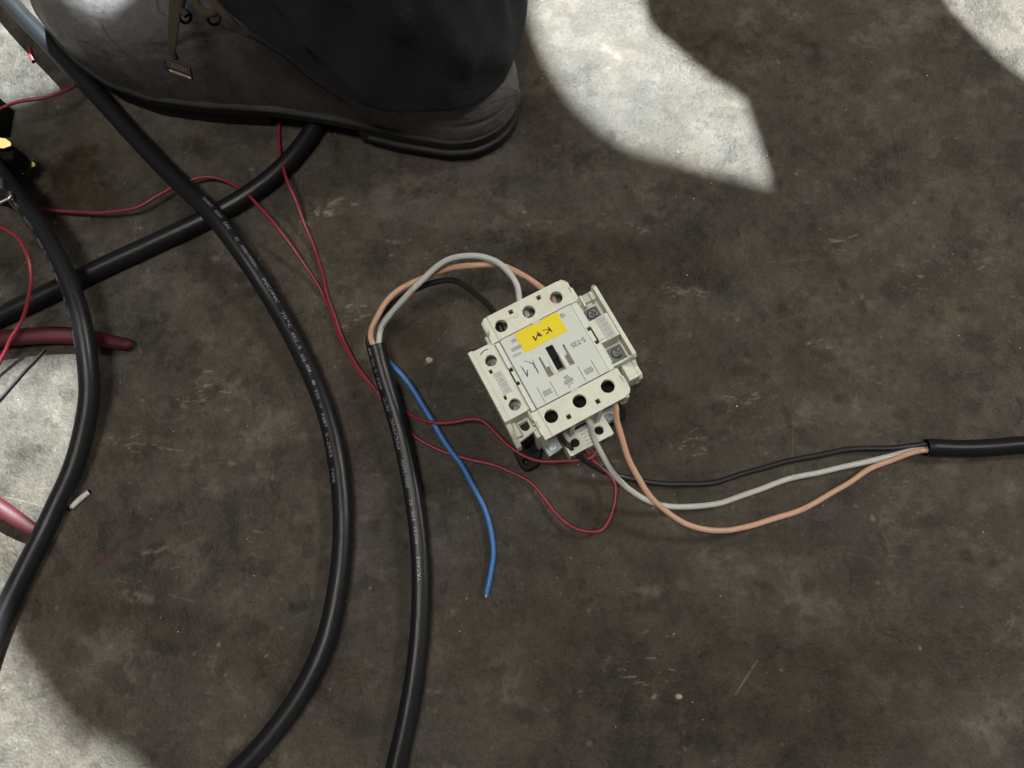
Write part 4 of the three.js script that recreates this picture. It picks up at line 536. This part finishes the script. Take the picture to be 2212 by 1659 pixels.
  const tg = canvas(256, 120, (g, w, h) => { g.fillStyle = '#1b1715'; g.fillRect(0, 0, w, h); g.fillStyle = '#4a2320'; g.fillRect(0, 52, w, 5); g.fillRect(40, 76, w, 4); g.strokeStyle = '#a08c7a'; g.lineWidth = 3; g.strokeRect(50, 10, 196, 42); g.font = 'bold 34px sans-serif'; g.fillStyle = '#8a7666'; g.textAlign = 'center'; g.textBaseline = 'middle'; g.fillText('BESTSAFE', 148, 32, 184); g.fillStyle = '#c4ad97'; g.fillRect(46, 84, 200, 24); g.fillStyle = '#2a211c'; g.font = 'bold 22px sans-serif'; g.fillText('SAFETY SHOE', 146, 97, 190); });
  const tb = new RoundedBoxGeometry(0.0165, 0.0016, 0.0078, 2, 0.0006); { const p = tb.attributes.position, u = tb.attributes.uv; for (let i = 0; i < p.count; i++) u.setXY(i, p.getX(i) / 0.0165 + 0.5, 0.5 - p.getZ(i) / 0.0078); }
  const tm = part('lace_tag', tb, new THREE.MeshStandardMaterial({ map: tg, roughness: 0.6 }), boot);
  { const A = at(352, 138, 0.0905), B = at(418, 162, 0.0885), C = at(345, 155, 0.0845); const ex = B.clone().sub(A).normalize(), e0 = C.clone().sub(A); const ez = e0.addScaledVector(ex, -e0.dot(ex)).normalize(), ey2 = ez.clone().cross(ex); tm.quaternion.setFromRotationMatrix(new THREE.Matrix4().makeBasis(ex, ey2, ez)); tm.position.copy(at(388, 154, 0.0885)); tm.position.y += 0.002; }

  // trouser leg: a draped hem over the boot, folds running up
  const hem = [[440, -45, 128], [470, 2, 124], [535, 60, 112], [600, 104, 100], [658, 140, 88], [722, 188, 74], [784, 226, 63], [826, 239, 58], [880, 243, 56], [930, 241, 55], [978, 239, 54], [1023, 226, 52], [1062, 202, 51], [1090, 174, 51], [1116, 113, 52], [1130, 70, 53], [1138, 20, 55], [1138, -40, 58], [1110, -110, 62], [1040, -170, 68], [940, -200, 76], [800, -210, 88], [660, -190, 102], [540, -150, 115], [460, -100, 124]].map(([x, y, h]) => at(x, y, h * mm));
  const ring = new THREE.CatmullRomCurve3(hem, true, 'centripetal').getSpacedPoints(200); ring.pop();
  const NR = ring.length, C = V3(0, 0, 0); ring.forEach((p) => C.add(p)); C.multiplyScalar(1 / NR);
  const levels = [[-0.0005, 0.985, 0], [0, 1, 0], [0.0012, 1.004, 0], [0.004, 1.0, 0.1], [0.010, 0.99, 0.4], [0.018, 0.975, 0.7], [0.028, 0.95, 1], [0.04, 0.925, 1], [0.055, 0.90, 1], [0.075, 0.87, 1], [0.1, 0.84, 1], [0.14, 0.8, 1], [0.2, 0.76, 1], [0.28, 0.74, 1]];
  const tp = [], tu = [], ti = [];
  levels.forEach(([dh, k, am], li) => { for (let j = 0; j <= NR; j++) {
    const p = ring[j % NR], u = (j % NR) / NR, d = p.clone().sub(C); d.y *= 1 - sstep(0, 0.08, dh) * 0.8;
    const fold = 0.011 * Math.pow(Math.max(0, Math.sin((u * 5 + dh * 14 + 0.10) * Math.PI * 2)), 4) + 0.0035 * Math.sin((u * 11 - dh * 12) * 6.28) + 0.001 * Math.sin((u * 23 + dh * 12) * 6.28 + 1);
    const kk = k * (1 + am * (fold - 0.004) / 0.1 * 0.9); const q = C.clone().add(V3(d.x * kk, d.y, d.z * kk)); q.y += dh; q.x -= 0.25 * Math.max(0, dh - 0.05); q.z -= 0.1 * Math.max(0, dh - 0.02); tp.push(q.x, q.y, q.z); tu.push(u * 4, dh * 8); } });
  for (let i = 0; i < levels.length - 1; i++) for (let j = 0; j < NR; j++) { const A = i * (NR + 1) + j, B = A + NR + 1; ti.push(A, B, A + 1, A + 1, B, B + 1); }
  { const base = tp.length / 3, e = (levels.length - 1) * (NR + 1); let c = V3(0, 0, 0); for (let j = 0; j < NR; j++) c.add(V3(tp[(e + j) * 3], tp[(e + j) * 3 + 1], tp[(e + j) * 3 + 2])); c.multiplyScalar(1 / NR); tp.push(c.x, c.y, c.z); tu.push(0, 0); for (let j = 0; j < NR; j++) ti.push(e + j, base, e + j + 1); }
  const tgm = new THREE.BufferGeometry(); tgm.setAttribute('position', new THREE.Float32BufferAttribute(tp, 3)); tgm.setAttribute('uv', new THREE.Float32BufferAttribute(tu, 2)); tgm.setIndex(ti); tgm.computeVertexNormals();
  const weave = (() => { const n = 512, z = noiseField(n, 8, 5, 61, 0.6), w = noiseField(n, 128, 2, 62, 0.7), o = new Uint8Array(n * n * 4); const R = rng(8); for (let i = 0; i < n * n; i++) { let v = 0.55 + 0.35 * z[i] + 0.4 * (w[i] - 0.5); if (R() < 0.0006) v = 2.6; o[4 * i] = clamp(toS(0.0075 * v), 0, 255); o[4 * i + 1] = clamp(toS(0.0082 * v), 0, 255); o[4 * i + 2] = clamp(toS(0.0125 * v), 0, 255); o[4 * i + 3] = 255; } return dataTex(o, n, true); })();
  part('trouser_leg', tgm, new THREE.MeshStandardMaterial({ map: weave, roughness: 0.92, side: THREE.DoubleSide, bumpMap: orange, bumpScale: 0.0003 }), person);

  // unseen blockers standing in for his body, shaped to leave the lit patches
  const blockerMat = new THREE.MeshStandardMaterial({ color: lin(0.02, 0.02, 0.024), roughness: 0.95 });
  const body = (outline, t0, t1) => {   // a rounded solid standing between two heights on the way to the lamp
    const c = new THREE.CatmullRomCurve3(outline.map(([x, y]) => at(x, y, 0)), true, 'centripetal', 0.5).getSpacedPoints(260); c.pop();
    const sh = new THREE.Shape(c.map((p) => new THREE.Vector2(p.x, p.z))), tri = THREE.ShapeUtils.triangulateShape(sh.getPoints(), []), n = c.length, ps = [], ix = [];
    for (const t of [t0, t1]) for (const p of c) { const q = p.clone().lerp(KEY, t); ps.push(q.x, q.y, q.z); }
    for (const [a2, b2, c2] of tri) { ix.push(a2, b2, c2, n + a2, n + c2, n + b2); } for (let i = 0; i < n; i++) { const j = (i + 1) % n; ix.push(i, j, n + i, j, n + j, n + i); }
    const q = new THREE.BufferGeometry(); q.setAttribute('position', new THREE.Float32BufferAttribute(ps, 3)); q.setIndex(ix); q.computeVertexNormals(); q.setAttribute('uv', new THREE.Float32BufferAttribute(new Float32Array(n * 4), 2)); return q; };
  part('shadow_blocker', body([[-160, 215], [40, 215], [98, 192], [140, 182], [178, 204], [212, 240], [262, 288], [300, 302], [345, 305], [392, 298], [440, 280], [462, 230], [466, 180], [470, 80], [480, -60], [540, -130], [800, -150], [1080, -130], [1132, -60], [1146, 20], [1164, 80], [1190, 140], [1240, 218], [1300, 275], [1370, 318], [1460, 342], [1560, 370], [1650, 394], [1740, 416], [1900, 500], [2300, 640], [2360, 900], [2360, 1740], [1600, 1800], [460, 1770], [322, 1692], [280, 1648], [228, 1614], [180, 1596], [124, 1543], [70, 1468], [22, 1395], [18, 1350], [14, 1290], [46, 1226], [74, 1170], [99, 1114], [130, 1052], [148, 1015], [170, 940], [182, 870], [184, 800], [168, 772], [60, 785], [-160, 808], [-200, 500]], 0.52, 0.58), blockerMat, person);  // added blocker, its outline cut to the shadow wanted on the floor
  part('side_shadow_blocker', body([[1345, -120], [1385, -20], [1402, 50], [1460, 105], [1535, 168], [1588, 200], [1606, 214], [1622, 258], [1645, 325], [1664, 388], [1690, 460], [1760, 560], [1950, 680], [2330, 760], [2400, 500], [2290, 215], [2212, 163], [2165, 130], [2120, 86], [2070, 32], [2030, -20], [1980, -120], [1600, -160]], 0.38, 0.45), blockerMat, person);  // second added blocker, shading the floor between two lit patches
}

// ------------------------------------------------------------------ the lamps, with the added overhead panel, above the frame
{
  const g = thing('work_lamp', 'small bright work lamp on a bracket high behind the worker', 'lamp');
  const b = part('bulb', new THREE.SphereGeometry(0.012, 20, 14), new THREE.MeshStandardMaterial({ color: 0xffffff, emissive: lin(0.88, 1, 1.06), emissiveIntensity: 30 }), g); b.position.copy(KEY); b.castShadow = false;
  const s = part('shade', new THREE.LatheGeometry([[0.03, 0.10], [0.05, 0.09], [0.11, -0.01], [0.112, -0.01], [0.054, 0.096], [0.03, 0.106]].map(([x, y]) => new THREE.Vector2(x, y)), 32), new THREE.MeshStandardMaterial({ color: lin(0.2, 0.2, 0.2), roughness: 0.5, side: THREE.DoubleSide }), g); s.position.copy(KEY);
  const f = thing('panel_lamp', 'wide fluorescent fitting up to the right', 'lamp'); f.position.copy(FILL); f.lookAt(0, 0, 0);
  part('housing', new RoundedBoxGeometry(0.56, 0.46, 0.05, 2, 0.01).translate(0, 0, -0.033), M.white, f);
  part('diffuser', new THREE.PlaneGeometry(0.5, 0.4).translate(0, 0, -0.005), new THREE.MeshStandardMaterial({ color: 0xffffff, emissive: lin(1, 0.93, 0.8), emissiveIntensity: 1 }), f);
  const h = thing('panel_lamp', 'added long light panel nearly overhead', 'lamp'); h.position.copy(OVER); h.lookAt(-0.1, 0, 0);  // fixture made up for the added overhead light
  part('housing', new RoundedBoxGeometry(0.96, 0.41, 0.05, 2, 0.01).translate(0, 0, -0.033), M.white, h);
  part('diffuser', new THREE.PlaneGeometry(0.9, 0.35).translate(0, 0, -0.005), new THREE.MeshStandardMaterial({ color: 0xffffff, emissive: lin(1, 0.95, 0.87), emissiveIntensity: 1 }), h);
}
scene.traverse((o) => { if (o.isMesh && o.name !== 'bulb') { o.castShadow = true; o.receiveShadow = true; } });
renderer.render(scene, camera);
